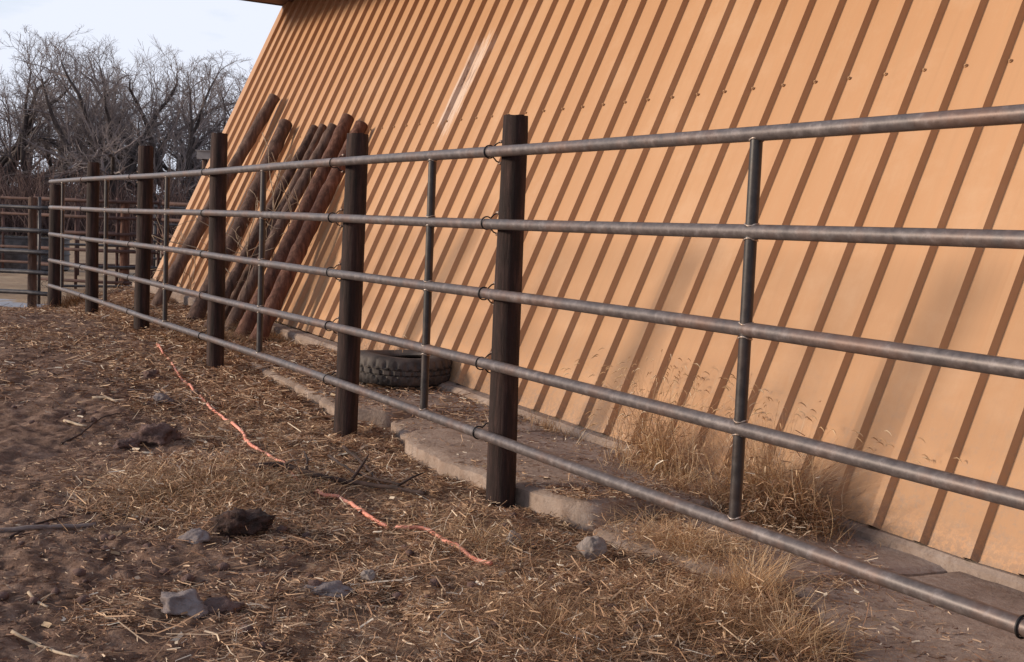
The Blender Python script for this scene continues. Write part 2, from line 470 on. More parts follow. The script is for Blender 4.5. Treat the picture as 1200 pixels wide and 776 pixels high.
M['browncld'] = simple('brown_clod', (0.08, 0.045, 0.038), (0.17, 0.10, 0.085), 14, 0.98, 1.0, 0.015)
M['branch'] = simple('dead_branch', (0.022, 0.012, 0.010), (0.07, 0.038, 0.03), 14, 0.9, 0.5)
M['palestick'] = simple('pale_stick', (0.30, 0.21, 0.14), (0.48, 0.37, 0.27), 14, 0.85, 0.4)
M['greystick'] = simple('grey_stick', (0.15, 0.11, 0.10), (0.26, 0.20, 0.18), 14, 0.85, 0.4)
M['greybox'] = simple('grey_paint', (0.30, 0.27, 0.26), (0.42, 0.39, 0.37), 6, 0.7, 0.1)

# ------------------------------------------------------------------ the ground
def spaced(lo, a, b, hi, fine, grow):
    c = list(np.arange(a, b, fine))
    st = fine; x = c[-1]
    while x < hi:
        st = min(st * grow, 40); x += st; c.append(x)
    st = fine; x = c[0]; left = []
    while x > lo:
        st = min(st * grow, 40); x -= st; left.append(x)
    return np.array(left[::-1] + c)
xs = spaced(-600, -2.4, 1.9, 600, 0.0125, 1.018)
ys = spaced(-60, 3.2, 7.2, 900, 0.0125, 1.014)
def litter(x, y):
    s, m = wf(x, y)
    d = 0.0 * x
    d = np.maximum(d, sstep(2.2, 4.0, s) * (1 - sstep(2.3, 3.0, m)) * 0.95 * sstep(0.9, 1.4, m))
    d = np.maximum(d, sstep(2.9, 4.4, s) * (1 - sstep(2.6, 3.6, m)) * 0.65 * sstep(0.9, 1.4, m))
    d = np.maximum(d, 0.8 * (1 - sstep(1.6, 2.4, m)) * sstep(1.0, 1.3, m) * sstep(-3.5, -1.5, s))
    d = np.maximum(d, 1.0 * gauss(x, y, -1.4, 5.7, 0.46, 0.34))
    d = np.maximum(d, 0.8 * gauss(x, y, -0.9, 5.1, 0.5, 0.35))
    d = np.maximum(d, 1.0 * sstep(-9, -7, s) * (1 - sstep(-0.6, 0.5, s)) * (1 - sstep(1.0, 1.5, m)))
    d = np.maximum(d, 0.6 * gauss(x, y, -2.1, 9.3, 0.8, 1.2))
    d = np.maximum(d, 0.7 * gauss(x, y, -5.6, 14.6, 0.5, 0.7))
    for _p in ((0.07, 5.4), (-0.9, 7.1), (-2.2, 9.2), (-3.5, 11.5), (-4.4, 12.8)):
        d = np.maximum(d, 0.9 * gauss(x, y, _p[0], _p[1], 0.22, 0.22))
    patch = sstep(0.56, 0.72, fbm(x, y, 1.1, 3, 11)) * 0.38
    d = np.maximum(d, patch)
    return np.clip(d * (0.55 + 0.9 * fbm(x, y, 2.6, 3, 12)), 0, 1)
X, Y = np.meshgrid(xs, ys, indexing='ij')
Z = H(X, Y)
nx, ny = X.shape
idx = np.arange(nx * ny).reshape(nx, ny)
Fc = np.stack([idx[:-1, :-1].ravel(), idx[1:, :-1].ravel(), idx[1:, 1:].ravel(), idx[:-1, 1:].ravel()], 1)
g = mesh_obj('ground', np.stack([X.ravel(), Y.ravel(), Z.ravel()], 1), Fc, M['soil'], org=(0, 0, 0),
             attrs={'litter': litter(X, Y).ravel(), 'far': (sstep(14.5, 17.5, Y) * 0.9).ravel()})
tag(g, kind='structure')

# puddle beyond the end of the fence
a = np.linspace(0, 2 * math.pi, 64, endpoint=False)
rr = 1 + 0.16 * np.sin(3 * a + 1) + 0.08 * np.sin(7 * a)
m_, nt_, b_ = newmat('shallow_water')
nt_.links.new(ramp(nt_, noise(nt_, objvec(nt_), 1.5), [(0.4, (0.16, 0.14, 0.15)), (0.6, (0.30, 0.29, 0.33))]), b_.inputs['Base Color'])
b_.inputs['Roughness'].default_value = 0.30
bump(nt_, b_, noise(nt_, objvec(nt_), 12), 0.15, 0.01)
pv = np.stack([-9.6 + 3.5 * rr * np.cos(a), 16.9 + 1.35 * rr * np.sin(a), np.full(64, 0.0)], 1)
zp = float(np.median(H(pv[:, 0], pv[:, 1]))) - 0.012
pv[:, 2] = zp
pv = np.vstack([pv, [[-9.6, 16.9, zp]]])
w = mesh_obj('water', pv, [(i, (i + 1) % 64, 64) for i in range(64)], m_)
tag(w, kind='structure')

# ------------------------------------------------------------------ the barn
SL, SR = -32.2 * RIBW, 46.2 * RIBW          # left end and right end along the wall
TOPZ = 4.14
ct, st_ = math.cos(TH), math.sin(TH)
TT = (TOPZ - 0.05) / st_
cx, cy = fromwf(SL, 0)
barn = thing('metal_barn', (cx, cy, 0.0), 'tan ribbed sheet metal building whose wall leans back behind the pipe fence', 'barn')
def wallpt(s, t, h):
    nb = np.array([NV[0] * st_, NV[1] * st_, -ct])
    return np.array([W0[0], W0[1], 0.05]) + np.array([BV[0], BV[1], 0]) * s + np.array([NV[0] * ct, NV[1] * ct, st_]) * t - nb * h
RH = 0.038
prof = []                                    # (s, height) across the whole wall
k0, k1 = -32, 46
prof.append((SL, 0.0))
for k in range(k0, k1 + 1):
    e = k * RIBW
    if e - 0.07 > SL + 0.001:
        prof += [(e - 0.066, 0), (e - 0.052, RH), (e - 0.014, RH), (e, 0)]
prof.append((SR, 0.0))
ps = np.array([p_[0] for p_ in prof]); ph_ = np.array([p_[1] for p_ in prof])
rows = 14
V = []
for i in range(rows):
    for s_, h_ in zip(ps, ph_):
        t0 = (float(zfoot(s_)) - 0.05) / st_
        t = t0 + (TT + 0.02 - t0) * i / (rows - 1)
        V.append((s_, t, h_))
V = np.array(V); n = len(ps)
V[:, 2] += 0.010 * (fbm(V[:, 0], V[:, 1], 0.8, 2, 20) - 0.5) * (V[:, 1] > 0.2)
Fc = np.array([(i * n + j, i * n + j + 1, (i + 1) * n + j + 1, (i + 1) * n + j) for i in range(rows - 1) for j in range(n - 1)])
me = bpy.data.meshes.new('wall')
me.from_pydata([tuple(v) for v in V], [], [tuple(f) for f in Fc])
me.materials.append(M['wall'])
wall = bpy.data.objects.new('wall', me); COL.objects.link(wall); wall.parent = barn
ex = Vector((BV[0], BV[1], 0)); ey = Vector((NV[0] * ct, NV[1] * ct, st_)); ez = Vector((-NV[0] * st_, -NV[1] * st_, ct))
mw = Matrix(((ex.x, ey.x, ez.x, W0[0]), (ex.y, ey.y, ez.y, W0[1]), (ex.z, ey.z, ez.z, 0.05), (0, 0, 0, 1)))
wall.matrix_basis = Matrix.Translation(Vector((-cx, -cy, 0))) @ mw
# end wall, back wall
D = 7.0
def ew(s, lo_m, hi_m, thick=0.05):
    a0 = fromwf(s, -0.05); a1 = fromwf(s, -D)
    t0 = fromwf(s, -(0.05 + TT * ct)); t1 = fromwf(s, -(D - 0.05 - 0.0))
    return a0, a1, t0, t1
for s_ in (SL + 0.012, SR - 0.012):
    q = []
    for ds in (0, 0.04 if s_ < 0 else -0.04):
        a0 = fromwf(s_ + ds, -0.03); a1 = fromwf(s_ + ds, -D)
        t0 = fromwf(s_ + ds, -(0.03 + TT * ct)); t1 = fromwf(s_ + ds, -D)
        q += [(*a0, -0.1), (*a1, -0.1), (*t1, TOPZ - 0.003), (*t0, TOPZ - 0.003)]
    mb = MB(); mb.add(q, [(0, 1, 2, 3), (7, 6, 5, 4), (0, 4, 5, 1), (1, 5, 6, 2), (2, 6, 7, 3), (3, 7, 4, 0)])
    mb.build('end_wall', M['soffit'], barn, smooth=False)
mb = MB()
q = [(*fromwf(SL + .06, -D + .06), -0.1), (*fromwf(SR - .06, -D + .06), -0.1), (*fromwf(SR - .06, -D + .06), TOPZ - .004), (*fromwf(SL + .06, -D + .06), TOPZ - .004)]
q2 = [(*fromwf(SL + .06, -D + .12), -0.1), (*fromwf(SR - .06, -D + .12), -0.1), (*fromwf(SR - .06, -D + .12), TOPZ - .004), (*fromwf(SL + .06, -D + .12), TOPZ - .004)]
mb.add(q + q2, [(0, 1, 2, 3), (7, 6, 5, 4), (0, 4, 5, 1), (1, 5, 6, 2), (2, 6, 7, 3), (3, 7, 4, 0)])
mb.build('back_wall', M['soffit'], barn, smooth=False)
# roof with its overhang over the yard
def prism(s0, s1, m0, m1, z0, z1):
    p_ = [(*fromwf(s, m), z) for z in (z0, z1) for s, m in ((s0, m0), (s1, m0), (s1, m1), (s0, m1))]
    return p_, [(0, 3, 2, 1), (4, 5, 6, 7), (0, 1, 5, 4), (1, 2, 6, 5), (2, 3, 7, 6), (3, 0, 4, 7)]
mtop = -(TT * ct)
mb = MB()
p_, f_ = prism(SL - 0.0, SR, mtop + 1.60, -D - 0.3, TOPZ, TOPZ + 0.05)
mb.add(p_, f_)
roof = mb.build('roof', M['soffit'], barn, smooth=False)
mb = MB()
p_, f_ = prism(SL - 0.035, SL - 0.003, mtop + 1.63, -D - 0.33, TOPZ - 0.012, TOPZ + 0.20); mb.add(p_, f_); mb.build('fascia', M['eave'], roof, smooth=False); mb = MB()
p_, f_ = prism(SL, SR, mtop + 1.603, mtop + 1.635, TOPZ - 0.012, TOPZ + 0.20); mb.add(p_, f_)
fascia = mb.build('fascia', M['eave'], roof, smooth=False)
# foundation curb
mb = MB()
ss = np.linspace(SL - 0.02, SR, 160)
Vv = []
for s_ in ss:
    zt = float(zfoot(s_)) - 0.004
    j = 0.012 * (float(fbm(s_, 0.3, 4, 3, 31)) - 0.5)
    out = 0.055 + 0.03 * float(fbm(s_, 0.9, 2.5, 3, 32))
    for m_v, z_v in ((out + 0.02, zt - 0.30), (out, zt - 0.02 + j), (out - 0.02, zt + j), (-0.06, zt + 0.002)):
        Vv.append((*fromwf(s_, m_v), z_v))
Ff = [(i * 4 + j, i * 4 + j + 1, (i + 1) * 4 + j + 1, (i + 1) * 4 + j) for i in range(len(ss) - 1) for j in range(3)]
mb.add(Vv, Ff)
mb.build('foundation', M['concrete'], barn, smooth=False)
# screws: one row across the sheets
for k in range(-28, 16):
    c = wallpt(k * RIBW + 0.018, 2.345, 0.004)
    mb = MB()
    axis = np.array([-NV[0] * st_, -NV[1] * st_, ct])
    mb.tube([c - axis * 0.003, c + axis * 0.004, c + axis * 0.0045, c + axis * 0.010], [0.010, 0.010, 0.0065, 0.006], 8)
    mb.build('screw', M['screw'], barn, smooth=False)

# ------------------------------------------------------------------ concrete slabs at the foot of the wall
def slab(s0, s1, name_label, seed, zadd=0.0, lift=0.0):
    """an irregular slab from the curb to its broken front edge"""
    n_s = max(10, int((s1 - s0) / 0.035)); n_m = 34
    ss = np.linspace(s0, s1, n_s)
    Vv = []
    for i, s_ in enumerate(ss):
        fr = float(slab_front(s_)) + 0.04 * (float(fbm(s_, 0.1, 2, 5, seed)) - 0.5) + 0.03 * (float(vnoise(s_ * 23.0, seed)) - 0.5)
        e = min(s_ - s0, s1 - s_)
        fr -= 0.10 * math.exp(-e / 0.07)
        for j in range(n_m):
            m_v = 0.05 + (fr - 0.05) * j / (n_m - 1)
            x, y = fromwf(s_, m_v)
            z0 = 0.075 + zadd
            zf_ = float(zfoot(s_)) - 0.05
            kk = 1 - float(sstep(0.05, 1.0, m_v))
            z = z0 * (1 - kk) + zf_ * kk
            z += 0.014 * (float(fbm(x, y, 3.5, 3, seed)) - 0.5) + 0.006 * (float(fbm(x, y, 16, 2, seed)) - 0.5)
            if j == n_m - 1: z -= 0.018
            if j == n_m - 2: z -= 0.003
            if i in (0, n_s - 1): z -= 0.012
            Vv.append((x, y, z))
    Vv = np.array(Vv)
    top = len(Vv)
    B = Vv.copy(); B[:, 2] -= 0.16
    # the broken front leans out a little at the bottom
    idx_ = np.arange(top).reshape(n_s, n_m)
    Ff = []
    for i in range(n_s - 1):
        for j in range(n_m - 1):
            Ff.append((idx_[i, j], idx_[i, j + 1], idx_[i + 1, j + 1], idx_[i + 1, j]))
        Ff.append((idx_[i, n_m - 1], idx_[i, n_m - 1] + top, idx_[i + 1, n_m - 1] + top, idx_[i + 1, n_m - 1]))
        Ff.append((idx_[i, 0], idx_[i + 1, 0], idx_[i + 1, 0] + top, idx_[i, 0] + top))
    for j in range(n_m - 1):
        Ff.append((idx_[0, j], idx_[0, j] + top, idx_[0, j + 1] + top, idx_[0, j + 1]))
        Ff.append((idx_[-1, j], idx_[-1, j + 1], idx_[-1, j + 1] + top, idx_[-1, j] + top))
    o = mesh_obj('concrete_slab', np.vstack([Vv, B]), [tuple(int(q_) for q_ in f) for f in Ff], M['concrete'])
    crisp(o, 50)
    return tag(o, name_label, 'slab', 'concrete slabs along the foot of the wall')
slab(-2.45, -0.20, 'straw-strewn concrete slab below the leaning logs, left of the second big post', 41, 0.005)
slab(-0.15, 0.62, 'short blocky concrete slab with a pale upright face beside the tyre', 42, 0.0)
slab(0.70, 1.30, 'low broken concrete piece between the tyre and the nearest big post', 43, -0.045)
slab(1.38, 3.30, 'wide concrete slab with a rounded pale corner behind the nearest big post', 44, 0.012)
slab(3.33, 4.30, 'concrete slab half buried by dry grass, right of the nearest big post', 45, -0.08)
slab(4.33, 9.0, 'large cracked concrete slab at the lower right under the rails', 46, -0.10)

# ------------------------------------------------------------------ the pipe fence
FP = {'s884': (0.75, 3.91), 'p600': (-0.02, 5.34), 's503': (-0.43, 6.12), 'p415': (-0.95, 7.05), 's309': (-1.74, 8.39),
      'p258': (-2.22, 9.11), 's196': (-2.98, 10.43), 'p167': (-3.5, 11.47), 's124': (-4.14, 12.35), 'p108': (-4.42, 12.77), 's75': (-5.32, 14.35), 'p64': (-5.7, 15.11)}
order = ['p64', 's75', 'p108', 's124', 'p167', 's196', 'p258', 's309', 'p415', 's503', 'p600', 's884']
_s, _m = wf(np.array([FP[k][0] for k in order]), np.array([FP[k][1] for k in order]))
_c = np.polyfit(_s, _m, 2)
for k in order:                              # one smooth line for the rails
    d0 = np.array(FP[k]); sc_ = np.linspace(0.9, 1.1, 4001)
    s1, m1 = wf(d0[0] * sc_, d0[1] * sc_)
    FP[k] = tuple(d0 * sc_[np.argmin(np.abs(m1 - np.polyval(_c, s1)))])
pts = [np.array(FP[k]) for k in order]
d_end = pts[0] - pts[1]; d_end /= np.linalg.norm(d_end)
d_near = pts[-1] - pts[-2]; d_near /= np.linalg.norm(d_near)
path = [pts[0] + d_end * 0.28] + pts + [pts[-1] + d_near * 1.07, pts[-1] + d_near * 2.4, pts[-1] + d_near * 3.75, pts[-1] + d_near * 6.4]
path = np.array(path)
# light smoothing: catmull-rom resample
def catmull(P, step=0.12):
    out = []
    for i in range(len(P) - 1):
        p0 = P[max(i - 1, 0)]; p1 = P[i]; p2 = P[i + 1]; p3 = P[min(i + 2, len(P) - 1)]
        nn = max(2, int(np.linalg.norm(p2 - p1) / step))
        for t in np.linspace(0, 1, nn, endpoint=False):
            out.append(0.5 * ((2 * p1) + (-p0 + p2) * t + (2 * p0 - 5 * p1 + 4 * p2 - p3) * t * t + (-p0 + 3 * p1 - 3 * p2 + p3) * t ** 3))
    out.append(P[-1])
    return np.array(out)
rail_xy = catmull(path)
RS, RTOP, RR = 0.32, 1.60, 0.0245
fence = thing('pipe_fence', (-0.02, 5.34, 0.0), 'long dark steel pipe fence with five rails tied to round wooden posts', 'fence')
for j in range(5):
    z = RTOP - RS * j
    zz = z + 0.008 * np.sin(np.arange(len(rail_xy)) * 0.11 + j * 1.7) * 0.6
    P = np.column_stack([rail_xy, zz])
    V, Ff = tube(P, RR, 14)
    crisp(mesh_obj('rail', V, Ff, M['pipe'], fence))
def raildir(xy):
    d = np.linalg.norm(rail_xy - xy, axis=1); i = int(np.clip(np.argmin(d), 1, len(rail_xy) - 2))
    t = rail_xy[i + 1] - rail_xy[i - 1]; return t / np.linalg.norm(t)
stays = [FP[k] for k in order if k[0] == 's'] + [tuple(pts[-1] + d_near * 3.75)]
for sx_ in stays:
    mb = MB(); zlo = RTOP - RS * 4; zz_ = np.linspace(zlo, RTOP, 17)
    mb.tube(np.stack([np.full(17, sx_[0]), np.full(17, sx_[1]), zz_], 1), 0.0205, 14)
    o = mb.build('stay', M['darkstay'], fence); crisp(o)
    for j in range(5):
        for sg in (1, -1):
            if (j == 0 and sg == 1) or (j == 4 and sg == -1): continue
            zc = RTOP - RS * j + sg * (RR - 0.001)
            aa = np.linspace(0, 2 * math.pi, 19)
            ring = [(sx_[0] + 0.0215 * math.cos(q_), sx_[1] + 0.0215 * math.sin(q_), zc + sg * -0.004 * math.cos(2 * (q_ - 1.0))) for q_ in aa]
            rad = 0.0030 + 0.0012 * np.sin(np.arange(19) * 2.3)
            wb = MB(); wb.tube(ring, rad, 5, False)
            wb.build('weld', M['weld'], o)
def wood_post(xy, z0, z1, r0, r1, mat, parent, seed, lean=(0, 0), ends=True, name='post'):
    nseg, k = 26, 26
    V = []
    for i in range(nseg):
        f = i / (nseg - 1)
        z = z0 + (z1 - z0) * f
        r = r0 * (1 - f) + r1 * f
        for q_ in range(k):
            an = 2 * math.pi * q_ / k
            rr_ = r * (1 + 0.045 * (mnoise.noise(Vector((math.cos(an) * 1.2 + seed, math.sin(an) * 1.2, z * 1.1))) ) + 0.03 * mnoise.noise(Vector((math.cos(an) * 4 + seed, math.sin(an) * 4, z * 2.5))))
            if i == nseg - 1: rr_ *= 0.965
            dz = 0.007 * mnoise.noise(Vector((math.cos(an) * 2, math.sin(an) * 2, seed * 3.1))) if i >= nseg - 2 else 0
            wob = 0.008 * mnoise.noise(Vector((seed, z * 0.9, 1.0)))
            V.append((xy[0] + lean[0] * (z - z0) + rr_ * math.cos(an) + wob, xy[1] + lean[1] * (z - z0) + rr_ * math.sin(an), z + dz - (0.004 if i == nseg - 1 else 0) * 0))
    Ff = [(i * k + j, i * k + (j + 1) % k, (i + 1) * k + (j + 1) % k, (i + 1) * k + j) for i in range(nseg - 1) for j in range(k)]
    c = len(V)
    V.append((xy[0] + lean[0] * (z1 - z0), xy[1] + lean[1] * (z1 - z0), z1 - 0.003))
    Ff += [((nseg - 1) * k + j, (nseg - 1) * k + (j + 1) % k, c) for j in range(k)]
    o = mesh_obj(name, V, Ff, mat, parent)
    return crisp(o, 35)
post_specs = [('p600', 1.764, 0.070, 0.057, None), ('p415', 1.772, 0.070, 0.064, None), ('p258', 1.90, 0.068, 0.065, None),
              ('p167', 1.894, 0.072, 0.070, None), ('p108', 1.795, 0.072, 0.066, 'leaning'), ('p64', 1.57, 0.085, 0.078, None),
              (tuple(pts[-1] + d_near * 1.185), 1.76, 0.068, 0.06, None), (tuple(pts[-1] + d_near * 6.3), 1.76, 0.068, 0.06, None)]
for i, (k, zt, r0, r1, _) in enumerate(post_specs):
    P0 = np.array(FP[k]) if isinstance(k, str) else np.array(k)
    d = raildir(P0); nrm = np.array([-d[1], d[0]])
    if nrm @ NV < 0: nrm = -nrm
    off = nrm * (RR + max(r0, r1) - 0.002)
    if isinstance(k, str):
        # slide along the rails so that the post stands where it is seen
        tsl = -(off[0] * P0[1] - off[1] * P0[0]) / (d[0] * P0[1] - d[1] * P0[0])
    else:
        tsl = 0.0
    axis = P0 + off + d * tsl
    zg = float(ground_base(*axis)) - 0.25
    lean = (0.012 if i == 0 else 0.0, 0)
    po = wood_post(axis, zg, zt, r0, r1, M['post'], fence, i * 3.7 + 1, (0.010 * (1 if i % 2 else -0.3), 0.0))
    for j in range(5):
        z = RTOP - RS * j
        c = P0 + d * (tsl - r0 + 0.002)
        mb = MB()
        ring = []
        for q_ in np.linspace(math.radians(50), math.radians(310), 22):
            pos = c + nrm * ((RR + 0.004) * math.cos(q_))
            ring.append((pos[0], pos[1], z + (RR + 0.004) * math.sin(q_)))
        back = axis - d * (r0 * 0.90) - nrm * (r0 * 0.55)
        ring = [(back[0], back[1], z + RR + 0.022)] + [((back[0] + ring[0][0]) / 2, (back[1] + ring[0][1]) / 2, z + RR + 0.016)] + ring \
             + [((back[0] + ring[-1][0]) / 2, (back[1] + ring[-1][1]) / 2, z - RR - 0.016)] + [(back[0], back[1], z - RR - 0.022)]
        mb.tube(ring, 0.0034, 6)
        cl = mb.build('wire_clamp', M['wire'], po)
        for zz in (z + RR + 0.024, z - RR - 0.024):
            b0 = np.array([back[0] + d[0] * 0.01, back[1] + d[1] * 0.01, zz]); b1 = np.array([back[0] - d[0] * 0.010, back[1] - d[1] * 0.010, zz])
            nb_ = MB(); nb_.tube([b0, b1], 0.0075, 7)
            nb_.build('nail', M['nail'], po)

# ------------------------------------------------------------------ logs leaning on the wall
logs = [((322, 114), (200, 331), 0.072, 'log_a', 'tallest brown log leaning on the wall, leftmost and highest of the leaning logs'),
        ((335, 145), (241, 346), 0.078, 'log_b', 'dark brown log leaning on the wall, second from the left among the leaning logs'),
        ((369, 150), (262, 352), 0.050, 'log_b', 'thin dark log leaning on the wall, left edge of the close bunch of logs'),
        ((379, 148), (268, 360), 0.046, 'log_a', 'thin greyish pole in the leaning bunch, between the thin dark log and the thicker ones'),
        ((391, 148), (276, 372), 0.058, 'log_a', 'weathered brown pole in the middle of the leaning bunch'),
        ((408, 138), (292, 377), 0.074, 'log_c', 'thick reddish log reaching highest in the leaning bunch'),
        ((424, 146), (318, 366), 0.070, 'log_c', 'rusty red log at the right end of the leaning bunch, top behind a post')]
for i, (tp, bt, r, mt, lab) in enumerate(logs):
    T = onwall(*tp, off=RH + r + 0.01 + (0.05 if i in (4,) else 0))
    # foot on the ground
    B = G(*bt)
    s_, m_v = wf(B[0], B[1])
    if m_v < 0.18:
        x_, y_ = fromwf(s_, 0.18); 
        # slide along the ray towards the camera until clear of the wall
        v = ray(*bt); t = 5.0
        best = None
        for Yd in np.linspace(20, 9, 400):
            P = EYEV + v * (Yd / v[1]); s2, m2 = wf(P[0], P[1])
            if m2 > 0.20 + 0.05 * (i % 3): best = P; break
        B = best
    B = np.array(B); 
    zg = float(H(B[0], B[1]))
    ax = T - B; ln = np.linalg.norm(ax); ax /= ln
    if B[2] > zg: B = B - ax * ((B[2] - zg + 0.03) / ax[2])
    n_ = 40
    P = np.array([B + (T - B) * f for f in np.linspace(0, 1, n_)])
    bow = np.sin(np.linspace(0, math.pi, n_)) * 0.02 * (1 if i % 2 else -1)
    P[:, 0] += bow
    rad = r * (1.08 - 0.14 * np.linspace(0, 1, n_)) * (1 + 0.05 * np.sin(np.arange(n_) * 1.3 + i) + 0.03 * np.sin(np.arange(n_) * 2.9 + 2 * i))
    V, Ff = tube(P, rad, 18, False)
    V = np.array(V); Pc = np.repeat(P, 18, 0); nv_ = np.array([mnoise.noise(Vector(v_) * 9) + 0.6 * mnoise.noise(Vector(v_) * 23) for v_ in V]); V = Pc + (V - Pc) * (1 + 0.065 * nv_[:, None])
    lg = thing('log', tuple(B), lab, 'log', 'wooden logs leaning against the wall')
    body = mesh_obj('trunk', V, Ff, M[mt], lg)
    V, Ff = tube(P[-1:] .repeat(2, 0) + np.array([[0, 0, 0], ax * 0.006]), [rad[-1] * 1.0, rad[-1] * 0.97], 18, True)
    mesh_obj('sawn_end', V, Ff, M['logend'], lg, smooth=False)

# ------------------------------------------------------------------ tyre lying on the slab
TC = G(468, 448, 0.0)
s_, m_v = wf(TC[0], TC[1])
tyc = np.array([*fromwf(-0.42, 0.62), 0.0])
cpt = atdepth(470, 440, 8.95)
tyc = np.array([cpt[0], 8.95, float(H(cpt[0], 8.95))])
tyc[2] = max(tyc[2], 0.10)
tyre = thing('tyre', tuple(tyc), 'worn black tyre lying flat on the ground between fence and wall', 'tyre')
TR, TW = 0.375, 0.215
prof_t = [(0.205, 0.035), (0.215, 0.02), (0.26, 0.0), (0.32, 0.002), (0.355, 0.02), (0.372, 0.045), (TR, 0.07), (TR, 0.082), (TR - .012, 0.084), (TR - .012, 0.092), (TR, 0.094), (TR, TW - 0.094), (TR - .012, TW - 0.092), (TR - .012, TW - 0.084), (TR, TW - 0.082), (TR, TW - 0.07), (0.372, TW - 0.045), (0.355, TW - 0.02), (0.32, TW - 0.002), (0.26, TW), (0.215, TW - 0.02), (0.205, TW - 0.035), (0.225, TW - 0.05), (0.30, TW - 0.045), (0.345, TW / 2), (0.30, 0.045), (0.225, 0.05)]
KT = 180
V = []
for q_ in range(KT):
    an = 2 * math.pi * q_ / KT
    for i, (r, z) in enumerate(prof_t):
        if 5 <= i <= 16 and (q_ // 2 + (i // 3)) % 3 == 0: r -= 0.011
        sag = 0.012 * math.sin(2 * an + 0.6)
        V.append((tyc[0] + r * math.cos(an), tyc[1] + r * math.sin(an), tyc[2] + z + sag * (z / TW)))
npf = len(prof_t)
Ff = [(q_ * npf + i, ((q_ + 1) % KT) * npf + i, ((q_ + 1) % KT) * npf + (i + 1) % npf, q_ * npf + (i + 1) % npf) for q_ in range(KT) for i in range(npf)]
crisp(mesh_obj('carcass', V, Ff, M['rubber'], tyre), 30)

# ------------------------------------------------------------------ orange cord
cp = [(184, 406), (192, 418), (205, 432), (213, 447), (226, 460), (240, 474), (252, 485), (262, 492), (274, 500), (284, 510), (291, 522), (303, 532), (318, 541), (333, 547), (340, 556)]
cp2 = [(340, 556), (360, 572), (380, 584), (396, 586), (412, 593), (428, 606), (440, 614), (457, 620), (474, 622), (488, 622), (503, 626), (521, 638), (545, 652), (575, 664)]
CPs = []
allc = cp + cp2[1:]
for i, (x, y) in enumerate(allc):
    P = G(x, y)
    z = float(H(P[0], P[1])) + 0.010
    if (x, y) in ((360, 572), (457, 620)): z -= 0.03
    CPs.append((P[0], P[1], z))
CPs = catmull(np.array(CPs), 0.03)
CPs[:, 2] = np.maximum(CPs[:, 2], 0) * 0 + CPs[:, 2]
hz = H(CPs[:, 0], CPs[:, 1])
bur = np.array([0.0] * len(CPs))
# follow the soil closely except where it dips under it
low = CPs[:, 2] < hz - 0.012
CPs[:, 2] = np.where(low, CPs[:, 2], hz + 0.014)
kk_ = np.array([1, 2, 3, 2, 1]) / 9.0
zs_ = np.convolve(np.pad(CPs[:, 2], 2, mode='edge'), kk_, 'valid')
CPs[:, 2] = np.where(low, CPs[:, 2], np.maximum(zs_, hz + 0.012))
mb = MB(); mb.tube(CPs, 0.0092, 8)
o = mb.build('extension_cord', M['cord'])
tag(o, 'faded orange cord snaking over the dirt in front of the fence, partly buried', 'cord')

# ------------------------------------------------------------------ stones and clods
def icos(sub):
    import bmesh
    bm = bmesh.new(); bmesh.ops.create_icosphere(bm, subdivisions=sub, radius=1)
    V = np.array([v.co[:] for v in bm.verts]); Ff = [tuple(v.index for v in f.verts) for f in bm.faces]; bm.free(); return V, Ff
IV, IF = icos(4)
def rock(name, px, py, w, d, h, mat, lab, cat, seed, rough=0.35, sink=0.3, yaw=0.0, group=None, fine=0.10):
    P = G(px, py)
    V = []
    cy_, sy_ = math.cos(yaw), math.sin(yaw)
    rs_ = np.random.default_rng(1000 + seed)
    PL = rs_.normal(0, 1, (11, 3)); PL /= np.linalg.norm(PL, axis=1)[:, None]; PD = rs_.uniform(0.62, 0.92, 11)
    for v in IV:
        a_ = Vector(v)
        v = np.array(v)
        for pn_, pd_ in zip(PL, PD):
            q_ = v @ pn_
            if q_ > pd_: v = v - pn_ * (q_ - pd_) * 0.75
        f = 1 + rough * mnoise.noise(a_ * 1.3 + Vector((seed, 0, 0))) + rough * 0.5 * mnoise.noise(a_ * 3.1 + Vector((seed, 4, 0))) + fine * mnoise.noise(a_ * 8 + Vector((seed, 9, 0)))+ fine * .6 * mnoise.noise(a_ * 17 + Vector((seed, 9, 0)))
        x, y, z = v[0] * f * w / 2, v[1] * f * d / 2, v[2] * f * h / 2
        V.append((P[0] + x * cy_ - y * sy_, P[1] + x * sy_ + y * cy_, P[2] + z + h / 2 * (1 - 2 * sink)))
    o = mesh_obj(name, V, IF, mat)
    return tag(o, lab, cat, group)
rock('dirt_clod', 280, 624, 0.23, 0.17, 0.14, M['clod'], 'very dark rough clod of dirt and manure, blackest lump in the yard', 'clod', 1, 0.45, 0.25, fine=0.22)
rock('stone', 228, 634, 0.11, 0.10, 0.07, M['stone'], 'pale grey flat stone just left of the blackest clod', 'stone', 2, 0.3, 0.3, group='stones lying in the yard')
rock('stone', 214, 714, 0.16, 0.12, 0.09, M['stone'], 'light grey stone at lower left, paler one of the touching pair', 'stone', 3, 0.4, 0.3, group='stones lying in the yard')
rock('stone', 256, 720, 0.14, 0.12, 0.085, M['browncld'], 'brown-grey stone touching the light grey one at lower left', 'stone', 4, 0.4, 0.33, group='stones lying in the yard')
rock('dirt_clod', 182, 518, 0.22, 0.16, 0.13, M['browncld'], 'large brown clod with an angular ridge, left of the cord', 'clod', 5, 0.5, 0.25, fine=0.2)
rock('dirt_clod', 148, 524, 0.16, 0.16, 0.09, M['browncld'], 'low brown clod touching the large angular clod', 'clod', 15, 0.4, 0.4, fine=0.2)
rock('dirt_clod', 191, 471, 0.14, 0.10, 0.07, M['stone'], 'small grey clod beside the upper part of the cord', 'clod', 6, 0.4, 0.25, fine=0.2)
